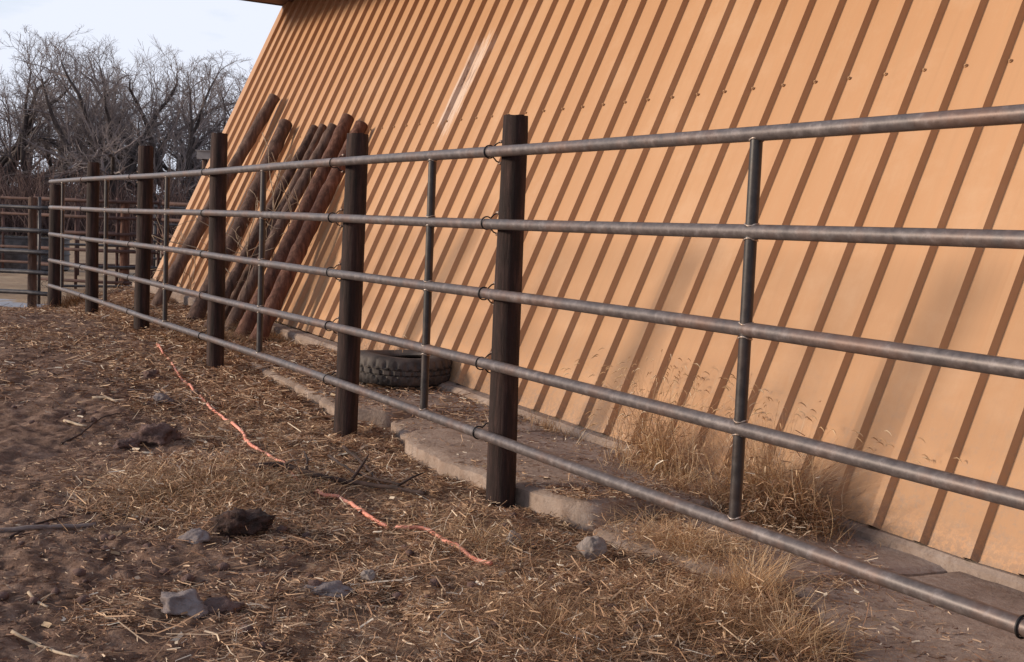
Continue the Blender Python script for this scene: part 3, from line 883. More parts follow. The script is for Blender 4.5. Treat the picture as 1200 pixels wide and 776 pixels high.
rock('dirt_clod', 178, 444, 0.14, 0.12, 0.09, M['browncld'], 'small brown clod farthest up beside the start of the cord', 'clod', 7, 0.4, 0.25, fine=0.2)
rock('stone', 693, 652, 0.115, 0.10, 0.105, M['palestone'], 'rounded pale stone in the straw, right of the nearest big post', 'stone', 8, 0.28, 0.18, group='stones lying in the yard')
rock('stone', 602, 636, 0.06, 0.05, 0.06, M['palestone'], 'small pale stone just below the nearest big post', 'stone', 9, 0.3, 0.2, group='stones lying in the yard')
rock('stone', 388, 694, 0.17, 0.13, 0.06, M['stone'], 'flat dull stone half sunk in straw at bottom centre left', 'stone', 10, 0.35, 0.4, group='stones lying in the yard')
rock('stone', 432, 680, 0.055, 0.05, 0.05, M['palestone'], 'tiny pale stone right of the flat sunk stone', 'stone', 11, 0.3, 0.2, group='stones lying in the yard')
rock('dirt_clod', 545, 524, 0.24, 0.16, 0.11, M['clod'], 'dark clod lying on the slab just left of the nearest big post', 'clod', 12, 0.45, 0.2, fine=0.2)
# loose crumbs of soil, too many to count
Vc, Fcc = icos(1)
mb_v = []; mb_f = []; base_i = 0
for i in range(2600):
    x = rng.uniform(-4.5, 0.8); y = rng.uniform(3.2, 10)
    if abs(x) > y * 0.5: continue
    s_, m_v = wf(x, y)
    if m_v < 1.3: continue
    if fbm(x, y, 1.4, 2, 21) < 0.45 + rng.random() * .2: continue
    r = 0.006 + 0.022 * rng.random() ** 3
    q = Vc * r * (1 + 0.35 * rng.standard_normal((len(Vc), 1)) * 0.5) * np.array([1, 1, 0.7])
    mb_v.append(q + np.array([x, y, float(H(x, y)) + r * 0.3])); mb_f.append(np.array(Fcc) + base_i); base_i += len(Vc)
o = mesh_obj('soil_crumbs', np.vstack(mb_v), np.vstack(mb_f), M['browncld'], org=(0, 0, 0))
tag(o, 'loose crumbs of dry soil scattered over the yard', 'soil', kind='stuff')

# ------------------------------------------------------------------ sticks and branches
def stick(pxs, r0, r1, mat, lab, lift=0.01, name='stick', side=None, group=None):
    P = []
    for q_ in pxs:
        g_ = G(q_[0], q_[1]); hh = q_[2] if len(q_) > 2 else 0.0
        if hh: g_ = G(q_[0], q_[1] + hh * F / g_[1])
        P.append((g_[0], g_[1], float(H(g_[0], g_[1])) + lift + hh))
    P = catmull(np.array(P), 0.04)
    P += rng.normal(0, 0.0015, P.shape)
    mb = MB(); mb.tube(P, np.linspace(r0, r1, len(P)), 7)
    if side:
        for f, dx, dy, dz, r in side:
            p0 = P[int(f * (len(P) - 1))]; p1 = p0 + np.array([dx, dy, dz])
            mid = (p0 + p1) / 2 + np.array([0.01, 0.01, 0.01])
            mb.tube([p0, mid, p1], [r, r * 0.8, r * 0.4], 6)
    o = mb.build(name, M[mat])
    return tag(o, lab, 'stick', group)
GS = 'dead sticks lying in the yard'
stick([(-40, 628), (30, 622), (75, 620), (113, 618)], 0.011, 0.009, 'greystick', 'straight grey-brown stick at the left edge of the picture', side=None, group=GS)
stick([(12, 632), (60, 612), (120, 604), (170, 612)], 0.006, 0.004, 'branch', 'thin brown stick crossing above the straight grey stick', group=GS)
stick([(296, 556), (330, 554), (370, 566), (420, 575), (470, 582), (497, 588)], 0.017, 0.008, 'branch', 'long dark branch crossing where the cord goes under', 0.035, 'branch', [(0.3, -0.05, 0.22, 0.06, 0.008), (0.55, 0.05, 0.3, 0.08, 0.009), (0.8, 0.14, 0.05, 0.07, 0.007), (0.15, 0.1, -0.1, 0.05, 0.007)], GS)
stick([(402, 530), (420, 545), (436, 563), (446, 576)], 0.010, 0.006, 'branch', 'short dark twig slanting above the long dark branch', 0.03, 'branch', None, GS)
stick([(385, 545), (400, 556), (425, 570), (470, 580)], 0.008, 0.005, 'branch', 'thin dark twig beside the long dark branch', 0.05, 'branch', None, GS)
stick([(312, 590), (340, 584), (372, 576)], 0.008, 0.005, 'branch', 'short thick brown stick left of the long dark branch', 0.01, 'stick', None, GS)
stick([(640, 565, 0.10), (652, 580, 0.06), (668, 596)], 0.0045, 0.003, 'palestick', 'pale stalk standing askew right of the nearest big post', 0.01, 'stick', None, GS)
stick([(628, 612), (650, 602, 0.03), (678, 594, 0.06)], 0.0045, 0.003, 'palestick', 'pale stalk lying crosswise right of the nearest big post', 0.01, 'stick', None, GS)
stick([(595, 612, 0.03), (605, 628), (614, 638)], 0.005, 0.003, 'palestick', 'pale stalk just below the nearest big post', 0.01, 'stick', None, GS)
stick([(706, 628), (722, 634), (738, 636), (748, 622, 0.02), (760, 608, 0.05)], 0.007, 0.004, 'palestick', 'forked pale twig right of the rounded pale stone', 0.012, 'stick', [(0.5, 0.12, 0.12, 0.04, 0.004)], GS)
stick([(730, 646), (742, 622, 0.03), (752, 604, 0.08)], 0.006, 0.005, 'greystick', 'grey stick poking up behind the forked pale twig', 0.012, 'stick', None, GS)
stick([(782, 656), (797, 674)], 0.0045, 0.003, 'palestick', 'short pale stalk in the straw below the second steel upright', 0.02, 'stick', None, GS)
stick([(735, 690), (765, 694), (800, 696)], 0.005, 0.004, 'greystick', 'dull grey stick lying flat in the straw at bottom right of centre', 0.015, 'stick', None, GS)
stick([(14, 744), (40, 758), (66, 768), (92, 774)], 0.0055, 0.004, 'palestick', 'pale stalk at the bottom left corner', 0.01, 'stick', [(0.6, -0.02, -0.06, 0.0, 0.003)], GS)
stick([(32, 698), (44, 708), (56, 716)], 0.006, 0.004, 'palestick', 'short pale split stick above the bottom left corner', 0.01, 'stick', [(0.6, 0.03, 0.09, 0.0, 0.004)], GS)
stick([(229, 512), (245, 514), (262, 516), (285, 515)], 0.005, 0.002, 'palestick', 'pale forked twig touching the middle of the cord', 0.01, 'stick', [(0.2, -0.08, 0.06, 0.0, 0.003)], GS)
stick([(108, 466), (124, 467), (137, 473)], 0.010, 0.007, 'palestick', 'pale bone-like stick in the dirt, upper of two at left', 0.01, 'stick', None, GS)
stick([(75, 495), (90, 499), (102, 501)], 0.009, 0.006, 'palestick', 'pale bone-like stick in the dirt, lower of two at left', 0.01, 'stick', None, GS)
stick([(150, 458), (175, 459), (196, 457)], 0.006, 0.004, 'greystick', 'thin grey stick left of the small grey clod', 0.01, 'stick', None, GS)
stick([(72, 522), (95, 510), (118, 492), (140, 486)], 0.007, 0.003, 'branch', 'brown twig slanting past the lower bone-like stick', 0.01, 'branch', None, GS)
stick([(317, 488), (335, 482), (352, 478), (380, 478)], 0.007, 0.004, 'palestick', 'pale stick on the straw left of the second big post', 0.02, 'stick', None, GS)
stick([(362, 494), (385, 492), (402, 490)], 0.009, 0.006, 'palestick', 'short stout pale stick at the foot of the second big post', 0.02, 'stick', None, GS)
stick([(620, 520, 0.0), (570, 552, 0.12), (578, 530, 0.2), (566, 500, 0.3)][1:], 0.004, 0.002, 'palestick', 'thin dry stalk rising beside the nearest big post', 0.02, 'stick', None, GS)

# ------------------------------------------------------------------ straw, chips (uncountable)
def ribbons(X0, Y0, Z0, ang, ln, wd, curl, tilt, lift):
    n = len(X0)
    dx, dy = np.cos(ang), np.sin(ang)
    V = np.zeros((n, 6, 3))
    for j, f in enumerate((-0.5, 0.0, 0.5)):
        cxx = X0 + dx * ln * f + (-dy) * curl * ln * (abs(f) * 2) ** 2
        cyy = Y0 + dy * ln * f + dx * curl * ln * (abs(f) * 2) ** 2
        cz = Z0 + lift + tilt * ln * f
        tw = np.sin(ang * 7) * 0.5
        V[:, 2 * j, 0] = cxx - dy * wd / 2; V[:, 2 * j, 1] = cyy + dx * wd / 2; V[:, 2 * j, 2] = cz + wd * tw
        V[:, 2 * j + 1, 0] = cxx + dy * wd / 2; V[:, 2 * j + 1, 1] = cyy - dx * wd / 2; V[:, 2 * j + 1, 2] = cz - wd * tw
    b_ = np.arange(n)[:, None] * 6
    Fq = np.concatenate([b_ + np.array([0, 1, 3, 2]), b_ + np.array([2, 3, 5, 4])])
    return V.reshape(-1, 3), Fq
def slabtop(x, y):
    s, m = wf(x, y)
    z0 = np.interp(s, [-2.4, -0.2, -0.15, 0.62, 0.7, 1.3, 1.35, 3.3, 3.35, 4.3, 4.35], [0.08, 0.08, 0.075, 0.075, 0.03, 0.03, 0.075, 0.087, -0.005, -0.005, -0.025])
    zf_ = zfoot(s) - 0.05
    kk = 1 - sstep(0.05, 1.0, m)
    zs = z0 * (1 - kk) + zf_ * kk
    ins = (m < slab_front(s) - 0.03) & (s > -2.4) & (m > 0.03)
    return np.where(ins, zs, -9)
def top(x, y):
    return np.maximum(H(x, y), slabtop(x, y))
def scatter(n, dens, xr, yr, seed):
    r_ = np.random.default_rng(seed)
    x = r_.uniform(*xr, n); y = r_.uniform(*yr, n)
    s, m = wf(x, y)
    ok = (np.abs(x) < y * 0.50 + 0.4) & (m > 0.06) & (r_.random(n) < dens(x, y, s, m))
    return x[ok], y[ok], r_
def clumpy(x, y, sc=3.0, seed=30):
    return sstep(0.35, 0.65, fbm(x, y, sc, 3, seed))
def straw_layer(name, n, dens, xr, yr, mat, lens, wds, seed, label, tilt=0.25, lift=0.012, curl=0.3):
    x, y, r_ = scatter(n, dens, xr, yr, seed)
    n = len(x)
    ln = r_.uniform(*lens, n) * (0.6 + 0.8 * r_.random(n) ** 2)
    wd = r_.uniform(*wds, n)
    tl = r_.normal(0, tilt, n)
    z = top(x, y)
    V, Fq = ribbons(x, y, z, r_.uniform(0, 2 * math.pi, n), ln, wd, r_.normal(0, curl, n), tl, lift * r_.random(n) + np.abs(tl) * ln * 0.35)
    o = mesh_obj(name, V, Fq, mat, org=(0, 0, 0), smooth=False)
    print(name, n)
    return tag(o, label, 'straw', kind='stuff')
def d_near_fn(x, y, s, m):
    onsl = slabtop(x, y) > -1
    d = litter(x, y) * (0.10 + 0.90 * clumpy(x, y, 4, 33))
    return np.where(onsl, d * 0.05 + 0.012 + 0.5 * sstep(0.5, 0.65, fbm(x, y, 3.0, 3, 44)) * sstep(2.8, 3.3, s) * (1 - sstep(4.2, 4.6, s)), d) 
straw_layer('straw_litter', 420000, lambda x, y, s, m: d_near_fn(x, y, s, m) * 1.0, (-2.4, 1.6), (3.2, 8.0), M['straw'], (0.015, 0.075), (0.0012, 0.0030), 51, 'matted dry straw over the near part of the yard')
straw_layer('trodden_straw', 260000, lambda x, y, s, m: np.where(slabtop(x, y) > -1, 0.035, 0.10) + 0.6 * d_near_fn(x, y, s, m), (-2.4, 1.6), (3.2, 8.0), M['dullstraw'], (0.008, 0.05), (0.0015, 0.0045), 52, 'short trodden bits of straw pressed into the near dirt', 0.12, 0.006)
straw_layer('long_straw', 9000, lambda x, y, s, m: np.clip(litter(x, y) * clumpy(x, y, 2.2, 36) * 1.1, 0, 1) * (slabtop(x, y) < -1), (-2.4, 1.6), (3.2, 9.0), M['straw'], (0.07, 0.22), (0.002, 0.0042), 58, 'long pale stalks lying loose on the matted straw', 0.22, 0.02, 0.22)
straw_layer('far_trodden_straw', 120000, lambda x, y, s, m: 0.10 + 0.45 * litter(x, y), (-6.8, 0.3), (7.6, 16), M['dullstraw'], (0.02, 0.09), (0.003, 0.008), 57, 'trodden straw bits in the dirt along the far part of the fence', 0.15, 0.01)
straw_layer('far_straw_litter', 170000, lambda x, y, s, m: np.minimum(0.05 + litter(x, y), 1) * 0.75 * np.where(slabtop(x, y) > -1, 0.7, 1), (-6.8, 0.3), (7.6, 16), M['straw'], (0.03, 0.11), (0.0025, 0.006), 53, 'dry straw lying along the far part of the fence', 0.25, 0.02)
x, y, r_ = scatter(9000, lambda x, y, s, m: np.clip(0.06 + 0.35 * litter(x, y), 0, 1), (-4.5, 1.4), (3.2, 11), 54)
n = len(x)
V, Fq = ribbons(x, y, top(x, y), r_.uniform(0, 6.28, n), r_.uniform(0.015, 0.06, n), r_.uniform(0.004, 0.012, n), r_.normal(0, 0.1, n), r_.normal(0, 0.2, n), 0.008 + 0.01 * r_.random(n))
tag(mesh_obj('wood_chips', V, Fq, M['chip'], org=(0, 0, 0), smooth=False), 'pale wood chips and corn husks scattered over the dirt', 'chips', kind='stuff')

# ------------------------------------------------------------------ dry grass
def blades(roots, heights, lean, width, r_, seedheads=0.0, droop=0.5, nseg=5):
    """curved tapering blades; roots Nx3"""
    n = len(roots)
    az = r_.uniform(0, 2 * math.pi, n)
    dr = np.stack([np.cos(az), np.sin(az)], 1)
    V = np.zeros((n, (nseg + 1) * 2, 3))
    side = np.stack([-np.sin(az), np.cos(az)], 1)
    tipz = None
    for j in range(nseg + 1):
        f = j / nseg
        bend = lean * f + droop * lean * f ** 2.6
        hz_ = heights * (f - 0.28 * np.minimum(lean, 1.3) * f ** 2.2)
        c = np.zeros((n, 3))
        c[:, :2] = roots[:, :2] + dr * (bend * heights)[:, None] + side * (0.05 * heights * np.sin(f * 5 + az * 3))[:, None]
        c[:, 2] = roots[:, 2] + hz_
        w_ = width * (1 - 0.75 * f)
        V[:, 2 * j, :] = c; V[:, 2 * j + 1, :] = c
        V[:, 2 * j, :2] += side * (w_ / 2)[:, None]; V[:, 2 * j + 1, :2] -= side * (w_ / 2)[:, None]
        if j == nseg: tipz = c.copy()
    b_ = np.arange(n)[:, None] * (nseg + 1) * 2
    Fq = np.concatenate([b_ + np.array([2 * j, 2 * j + 1, 2 * j + 3, 2 * j + 2]) for j in range(nseg)])
    V = V.reshape(-1, 3)
    return V, Fq, tipz, dr
def seedheads(tips, dr, r_, size=0.034):
    """small nodding bristly heads: a few crossed slivers each"""
    n = len(tips); Vs = []; Fs = []; k = 0
    for q_ in range(n):
        d = dr[q_]; t = tips[q_]
        P = [t, t + np.array([d[0] * size * 0.4, d[1] * size * 0.4, size * 0.10]), t + np.array([d[0] * size * 0.85, d[1] * size * 0.85, -size * 0.15]), t + np.array([d[0] * size * 1.15, d[1] * size * 1.15, -size * 0.5])]
        V, Ff = tube(P, [0.0008, 0.0026, 0.0022, 0.0006], 4, False)
        Vs.append(V); Fs.append(np.array(Ff) + k); k += len(V)
    return np.vstack(Vs), np.vstack(Fs)
def grass_clump(px, py, label, n, spread, hts, seed, mat='grass', heads=0, name='dry_grass', lean=(0.1, 0.7), width=(0.0015, 0.003), wfpos=None, leaves=0):
    r_ = np.random.default_rng(seed)
    if wfpos is not None: cxy = np.array(fromwf(*wfpos))
    else: cxy = G(px, py)[:2]
    rr_ = np.abs(r_.normal(0, 1, n)); an = r_.uniform(0, 6.283, n)
    sd, md = rr_ * np.cos(an) * spread[0], rr_ * np.sin(an) * spread[1]
    rx = cxy[0] + BV[0] * sd - NV[0] * md; ry = cxy[1] + BV[1] * sd - NV[1] * md
    s_, m_ = wf(rx, ry)
    fix = m_ < 0.06
    m_ = np.where(fix, 0.06 + 0.1 * r_.random(n), m_)
    rx, ry = fromwf(s_, m_)
    roots = np.stack([rx, ry, top(rx, ry) - 0.005], 1)
    hh = r_.uniform(*hts, n) * np.exp(-0.25 * rr_)
    V, Fq, tips, dr = blades(roots, hh, r_.uniform(*lean, n), r_.uniform(*width, n), r_)
    # keep out of the sheet metal
    s2, m2 = wf(V[:, 0], V[:, 1])
    lim = -(V[:, 2] - 0.05) * ct / st_ + 0.05
    m2n = np.maximum(m2, lim)
    V[:, 0], V[:, 1] = fromwf(s2, m2n)
    t = thing(name, (cxy[0], cxy[1], float(top(cxy[0], cxy[1]))), label, 'dry grass', 'clumps of dry grass')
    mesh_obj('blades', V, Fq, M[mat], t, smooth=False)
    if leaves:
        lx = cxy[0] + BV[0] * r_.normal(0, spread[0] * 0.8, leaves) - NV[0] * r_.normal(0, spread[1] * 0.8, leaves)
        ly = cxy[1] + BV[1] * r_.normal(0, spread[0] * 0.8, leaves) - NV[1] * r_.normal(0, spread[1] * 0.8, leaves)
        s3, m3 = wf(lx, ly); m3 = np.where(m3 < 0.08, 0.08 + 0.15 * r_.random(leaves), m3); lx, ly = fromwf(s3, m3)
        lz = top(lx, ly) + np.abs(r_.normal(0, hts[1] * 0.20, leaves)) + 0.004
        Vl, Fl = ribbons(lx, ly, lz, r_.uniform(0, 6.28, leaves), r_.uniform(0.015, 0.055, leaves), r_.uniform(0.0012, 0.0038, leaves), r_.normal(0, 0.8, leaves), r_.normal(0, 0.9, leaves), np.zeros(leaves))
        mesh_obj('broken_stems', Vl, Fl, M['straw'], t, smooth=False)
    if heads:
        order_ = np.argsort(-hh)[:heads]
        tt = tips[order_]; s2, m2 = wf(tt[:, 0], tt[:, 1]); lim = -(tt[:, 2] - 0.05) * ct / st_ + 0.05
        tt[:, 0], tt[:, 1] = fromwf(s2, np.maximum(m2, lim))
        Vh, Fh = seedheads(tt, dr[order_], r_)
        mesh_obj('seed_heads', Vh, Fh, M['grass'], t)
    return t
grass_clump(0, 0, 'tall dry grass with nodding seed heads against the wall, left of the second steel upright', 650, (0.24, 0.09), (0.12, 0.72), 61, 'grass', 130, wfpos=(2.50, 0.18), width=(0.0015, 0.004), leaves=900)
grass_clump(0, 0, 'wide bush of dry grass against the wall, right of the second steel upright', 1300, (0.24, 0.12), (0.12, 0.62), 62, 'grass', 110, wfpos=(3.40, 0.22), width=(0.0015, 0.004), lean=(0.1, 1.1), leaves=1500)
grass_clump(0, 0, 'rust-brown matted grass bush at the foot of the wall at right', 1500, (0.17, 0.11), (0.08, 0.30), 63, 'redgrass', 0, lean=(0.3, 1.5), wfpos=(3.52, 0.28), width=(0.002, 0.005), leaves=3400)
grass_clump(0, 0, 'thin dry grass lying low on the slab behind the fence', 260, (0.30, 0.10), (0.05, 0.18), 64, 'grass', 6, lean=(0.5, 1.5), wfpos=(2.95, 0.40), leaves=400)
grass_clump(880, 695, 'coarse dry grass tuft under the bottom rail at lower right', 600, (0.13, 0.09), (0.06, 0.24), 65, 'grass', 0, lean=(0.3, 1.2), width=(0.0015, 0.0035))
grass_clump(925, 765, 'dry grass tuft in the lower right corner beside the large slab', 420, (0.12, 0.10), (0.06, 0.20), 66, 'grass', 0, lean=(0.3, 1.3), width=(0.0015, 0.0035))
grass_clump(830, 735, 'trampled brown grass at the bottom right of the yard', 1500, (0.35, 0.22), (0.05, 0.17), 67, 'redgrass', 0, lean=(0.3, 2.2), leaves=1500)
grass_clump(650, 740, 'trampled brown grass at the bottom centre of the yard', 1300, (0.40, 0.25), (0.04, 0.13), 68, 'redgrass', 0, lean=(0.3, 2.2), leaves=1500)
grass_clump(800, 660, 'dry tangled grass left of the bottom end of the second steel upright', 1100, (0.30, 0.14), (0.05, 0.18), 69, 'grass', 0, lean=(0.3, 2.2), leaves=900)
grass_clump(560, 640, 'sparse dry grass at the foot of the nearest big post', 700, (0.28, 0.18), (0.03, 0.13), 70, 'grass', 0, lean=(0.4, 2.2), leaves=600)
grass_clump(215, 580, 'pale flattened hay tuft on a low mound in the yard', 1500, (0.30, 0.24), (0.04, 0.13), 71, 'grass', 0, lean=(0.6, 2.4), width=(0.002, 0.0045), leaves=5000)
grass_clump(300, 572, 'pale flattened hay beside the low mound, nearer the cord', 800, (0.26, 0.20), (0.03, 0.11), 72, 'grass', 0, lean=(0.6, 2.4), width=(0.002, 0.0045), leaves=2500)
grass_clump(330, 395, 'heap of hay behind the fence in front of the logs', 3000, (0.70, 0.25), (0.08, 0.22), 73, 'grass', 0, lean=(0.8, 1.8), width=(0.004, 0.007))
grass_clump(250, 400, 'orange-brown hay round the foot of the third big post', 1500, (0.40, 0.30), (0.06, 0.16), 74, 'redgrass', 0, lean=(0.8, 1.8), width=(0.004, 0.007))
grass_clump(84, 358, 'orange-brown grass by the far end of the fence', 900, (0.30, 0.25), (0.10, 0.28), 75, 'redgrass', 0, lean=(0.5, 1.3), width=(0.005, 0.009))
grass_clump(0, 0, 'short sparse weeds at the wall above the tyre', 160, (0.45, 0.05), (0.10, 0.38), 76, 'redgrass', 30, wfpos=(-1.0, 0.15))
grass_clump(0, 0, 'dry grass clinging to the wall foot between tyre and tall grass', 260, (0.5, 0.04), (0.04, 0.14), 77, 'redgrass', 0, wfpos=(1.3, 0.10))

# dead vines over the logs
def vine(seed, base_px, n, hgt, lab):
    r_ = np.random.default_rng(seed)
    B = G(*base_px)
    mb = MB()
    for q_ in range(n):
        p = B + np.array([r_.normal(0, 0.12), r_.normal(0, 0.08), 0.0]); p[2] = float(H(p[0], p[1]))
        d = np.array([r_.normal(0.15, 0.25), r_.normal(0.05, 0.2), 1.0]); d /= np.linalg.norm(d)
        P = [p]; ln = hgt * r_.uniform(0.5, 1.0); st = ln / 12
        for k in range(12):
            d = d + r_.normal(0, 0.16, 3); d /= np.linalg.norm(d); P.append(P[-1] + d * st)
        P = np.array(P)
        mb.tube(P, np.linspace(0.008, 0.004, len(P)), 5)
        for b_i in range(6):
            i0 = r_.integers(3, 12); dd = d + r_.normal(0, 0.7, 3); dd /= np.linalg.norm(dd)
            Q = [P[i0]]
            for k in range(5):
                dd = dd + r_.normal(0, 0.2, 3); dd /= np.linalg.norm(dd); Q.append(Q[-1] + dd * r_.uniform(0.04, 0.09))
            mb.tube(np.array(Q), np.linspace(0.0035, 0.0018, 6), 4)
    o = mb.build('dead_weed', M['palestick'])
    tag(o, lab, 'dead weed', 'dead weeds by the logs')
vine(81, (326, 382), 22, 2.1, 'tall tangle of dead weed stalks over the bunch of leaning logs')
vine(82, (345, 388), 6, 0.9, 'short dead weed stalks right of the leaning logs')
vine(83, (225, 352), 5, 1.1, 'thin dead weed stalks between the two leftmost leaning logs')

# ------------------------------------------------------------------ far pens
def zat(px, py, Yd):
    return float(atdepth(px, py, Yd)[2])
gate = thing('pipe_gate', (*atdepth(38, 300, 16.3)[:2], 0.0), 'dark pipe panel with wooden post left of the fence end', 'gate')
gp = atdepth(38, 300, 16.3)
zt = zat(38, 231, 16.3)
wood_post((gp[0], gp[1]), -0.25, zt, 0.062, 0.055, M['brownpost'], gate, 55.0)
for i, py in enumerate((242.5, 269.5, 294.5, 318, 342)):
    mb = MB(); za = zat(20, py, 16.2)
    mb.tube([(-10.8, 16.3, za), (-8.6, 16.25, za), (gp[0] - 0.02, 16.2, za), (-6.0, 15.9, za + .0)], 0.03 if i else 0.024, 8)
    mb.build('rail', M['darkpipe'], gate)
u = atdepth(46, 300, 16.15)
mb = MB(); mb.tube([(u[0], u[1], 0.0), (u[0], u[1], 1.42)], 0.022, 8); mb.build('upright', M['darkpipe'], gate)
for xx in (-8.9, -10.8):
    mb = MB(); mb.tube([(xx, 16.35, -0.05), (xx, 16.35, 1.36)], 0.026, 8); mb.build('upright', M['darkpipe'], gate)
def panel(x0, y0, x1, y1, zs, mat, lab, brace=False, r=0.026, npost=2, woodpost=None):
    t = thing('corral_panel', (x0, y0, 0.0), lab, 'corral panel', 'pipe corral panels beyond the fence')
    for z in zs:
        mb = MB(); mb.tube([(x0, y0, z), ((x0 + x1) / 2, (y0 + y1) / 2, z - 0.01), (x1, y1, z)], r, 8); mb.build('rail', mat, t)
    for i in range(npost):
        f = (i + 0.02) / (npost - 0.96) if npost > 1 else 0
        mb = MB(); xx, yy = x0 + (x1 - x0) * f, y0 + (y1 - y0) * f
        mb.tube([(xx, yy + 0.05, -0.06), (xx, yy + 0.05, max(zs) + 0.06)], r * 1.05, 8); mb.build('upright', mat, t)
    if brace:
        mb = MB(); mb.tube([(x0, y0 - .06, zs[-1]), (x1, y1 - .06, zs[1])], r * 0.9, 8); mb.build('brace', mat, t)
    return t
Z6 = (1.44, 1.17, 0.90, 0.62, 0.35, 0.10)
panel(-8.05, 20.4, -5.9, 20.2, Z6, M['rustpipe'], 'rusty red corral panel seen through the left end of the fence', npost=4)
panel(-5.85, 20.2, -3.5, 20.0, Z6, M['rustpipe'], 'rusty red corral panel between the third and fourth big posts, running behind the barn corner', npost=4)
panel(-13.0, 24.5, -10.3, 24.2, (1.46, 1.15, 0.85, 0.5, 0.2), M['rustpipe'], 'rusty panel seen through the dark gate at the left edge', npost=3)
panel(-10.2, 24.2, -7.3, 24.6, (1.46, 1.15, 0.85, 0.5, 0.2), M['rustpipe'], 'rusty panel beyond the dark gate and wooden gate post', npost=3)
panel(-7.4, 24.9, -4.9, 27.0, (1.4, 1.05, 0.7, 0.35, 0.1), M['darkpipe'], 'dark corral panel with a diagonal brace behind the red panels', True, npost=3)
panel(-6.9, 18.3, -4.7, 20.0, (0.75, 0.42, 0.12), M['darkpipe'], 'low dark pipe panel slanting away in front of the red panels', False, npost=2, r=0.02)
pp = atdepth(146, 300, 20.35)
rp = thing('wooden_post', (pp[0], pp[1], 0), 'reddish wooden post standing among the rusty corral panels', 'post')
wood_post((pp[0], pp[1]), -0.2, zat(146, 237, 20.3), 0.085, 0.08, M['log_c'], rp, 77.0, name='pole')
# dark stock tank behind the gate
tk = atdepth(12, 283, 24.8)
tank = thing('stock_tank', (-11.4, 25.9, -0.03), 'long black stock tank standing behind the gate at the left edge', 'stock tank')
V = []; Ff = []
KK = 40
def oval(s, z, sc=1.0): 
    out = []
    for q_ in range(KK):
        an = 2 * math.pi * q_ / KK
        xx = math.copysign(abs(math.cos(an)) ** 0.6, math.cos(an)) * 1.9 * sc
        yy = math.copysign(abs(math.sin(an)) ** 0.6, math.sin(an)) * 0.55 * sc
        out.append((-11.4 + xx, 25.9 + yy, z))
    return out
lv = [oval(0, -0.03, .97), oval(0, 0.0, 1.0), oval(0, .30, 1.0), oval(0, .31, 1.01), oval(0, .34, 1.01), oval(0, .35, 1.0), oval(0, .62, 1.0), oval(0, .63, 1.02), oval(0, .66, 1.02), oval(0, .66, .97), oval(0, .30, .95)]
V = [p_ for l_ in lv for p_ in l_]
Ff = [(i * KK + j, i * KK + (j + 1) % KK, (i + 1) * KK + (j + 1) % KK, (i + 1) * KK + j) for i in range(len(lv) - 1) for j in range(KK)]
Ff.append(tuple((len(lv) - 1) * KK + j for j in range(KK)))
crisp(mesh_obj('tub', V, Ff, M['darkpipe'], tank), 30)
# small grey box on a pole, between the third post and the barn corner
bx_ = atdepth(240, 182, 19.0)
pb = thing('meter_box', (bx_[0], bx_[1], 0), 'small grey box on a pole beside the left corner of the barn', 'utility box')
mb = MB(); mb.box((bx_[0], bx_[1], bx_[2]), (0.22, 0.12, 0.12)); mb.build('box', M['greybox'], pb, smooth=False)
mb = MB(); mb.box((bx_[0], bx_[1], bx_[2] + 0.067), (0.26, 0.16, 0.012)); mb.build('lid', M['greybox'], pb, smooth=False)
mb = MB(); mb.tube([(bx_[0], bx_[1], -0.1), (bx_[0], bx_[1], bx_[2] - 0.062)], 0.04, 10); mb.build('pole', M['brownpost'], pb)

# ------------------------------------------------------------------ bare trees
class TB:
    """fast collector of many thin tubes"""
    def __init__(s): s.V = []; s.F = []; s.n = 0
    def tube(s, P, r, k):
        V, Ff = fasttube(P, r, k); s.V.append(V); s.F.append(Ff + s.n); s.n += len(V)
_ft = {}
def fasttube(P, r, k):
    n = len(P)
    T = np.empty_like(P); T[1:-1] = P[2:] - P[:-2]; T[0] = P[1] - P[0]; T[-1] = P[-1] - P[-2]
    T /= np.sqrt((T * T).sum(1))[:, None] + 1e-9
    ref = np.array([0.3, 0.9, 0.1])
    u = np.cross(T, ref); u /= np.sqrt((u * u).sum(1))[:, None] + 1e-9
    w = np.cross(T, u)
    a_ = np.arange(k) * 2 * math.pi / k
    V = P[:, None, :] + r[:, None, None] * (np.cos(a_)[None, :, None] * u[:, None, :] + np.sin(a_)[None, :, None] * w[:, None, :])
    key = (n, k)
    if key not in _ft:
        _ft[key] = np.array([(i * k + j, i * k + (j + 1) % k, (i + 1) * k + (j + 1) % k, (i + 1) * k + j) for i in range(n - 1) for j in range(k)])
    return V.reshape(-1, 3), _ft[key]
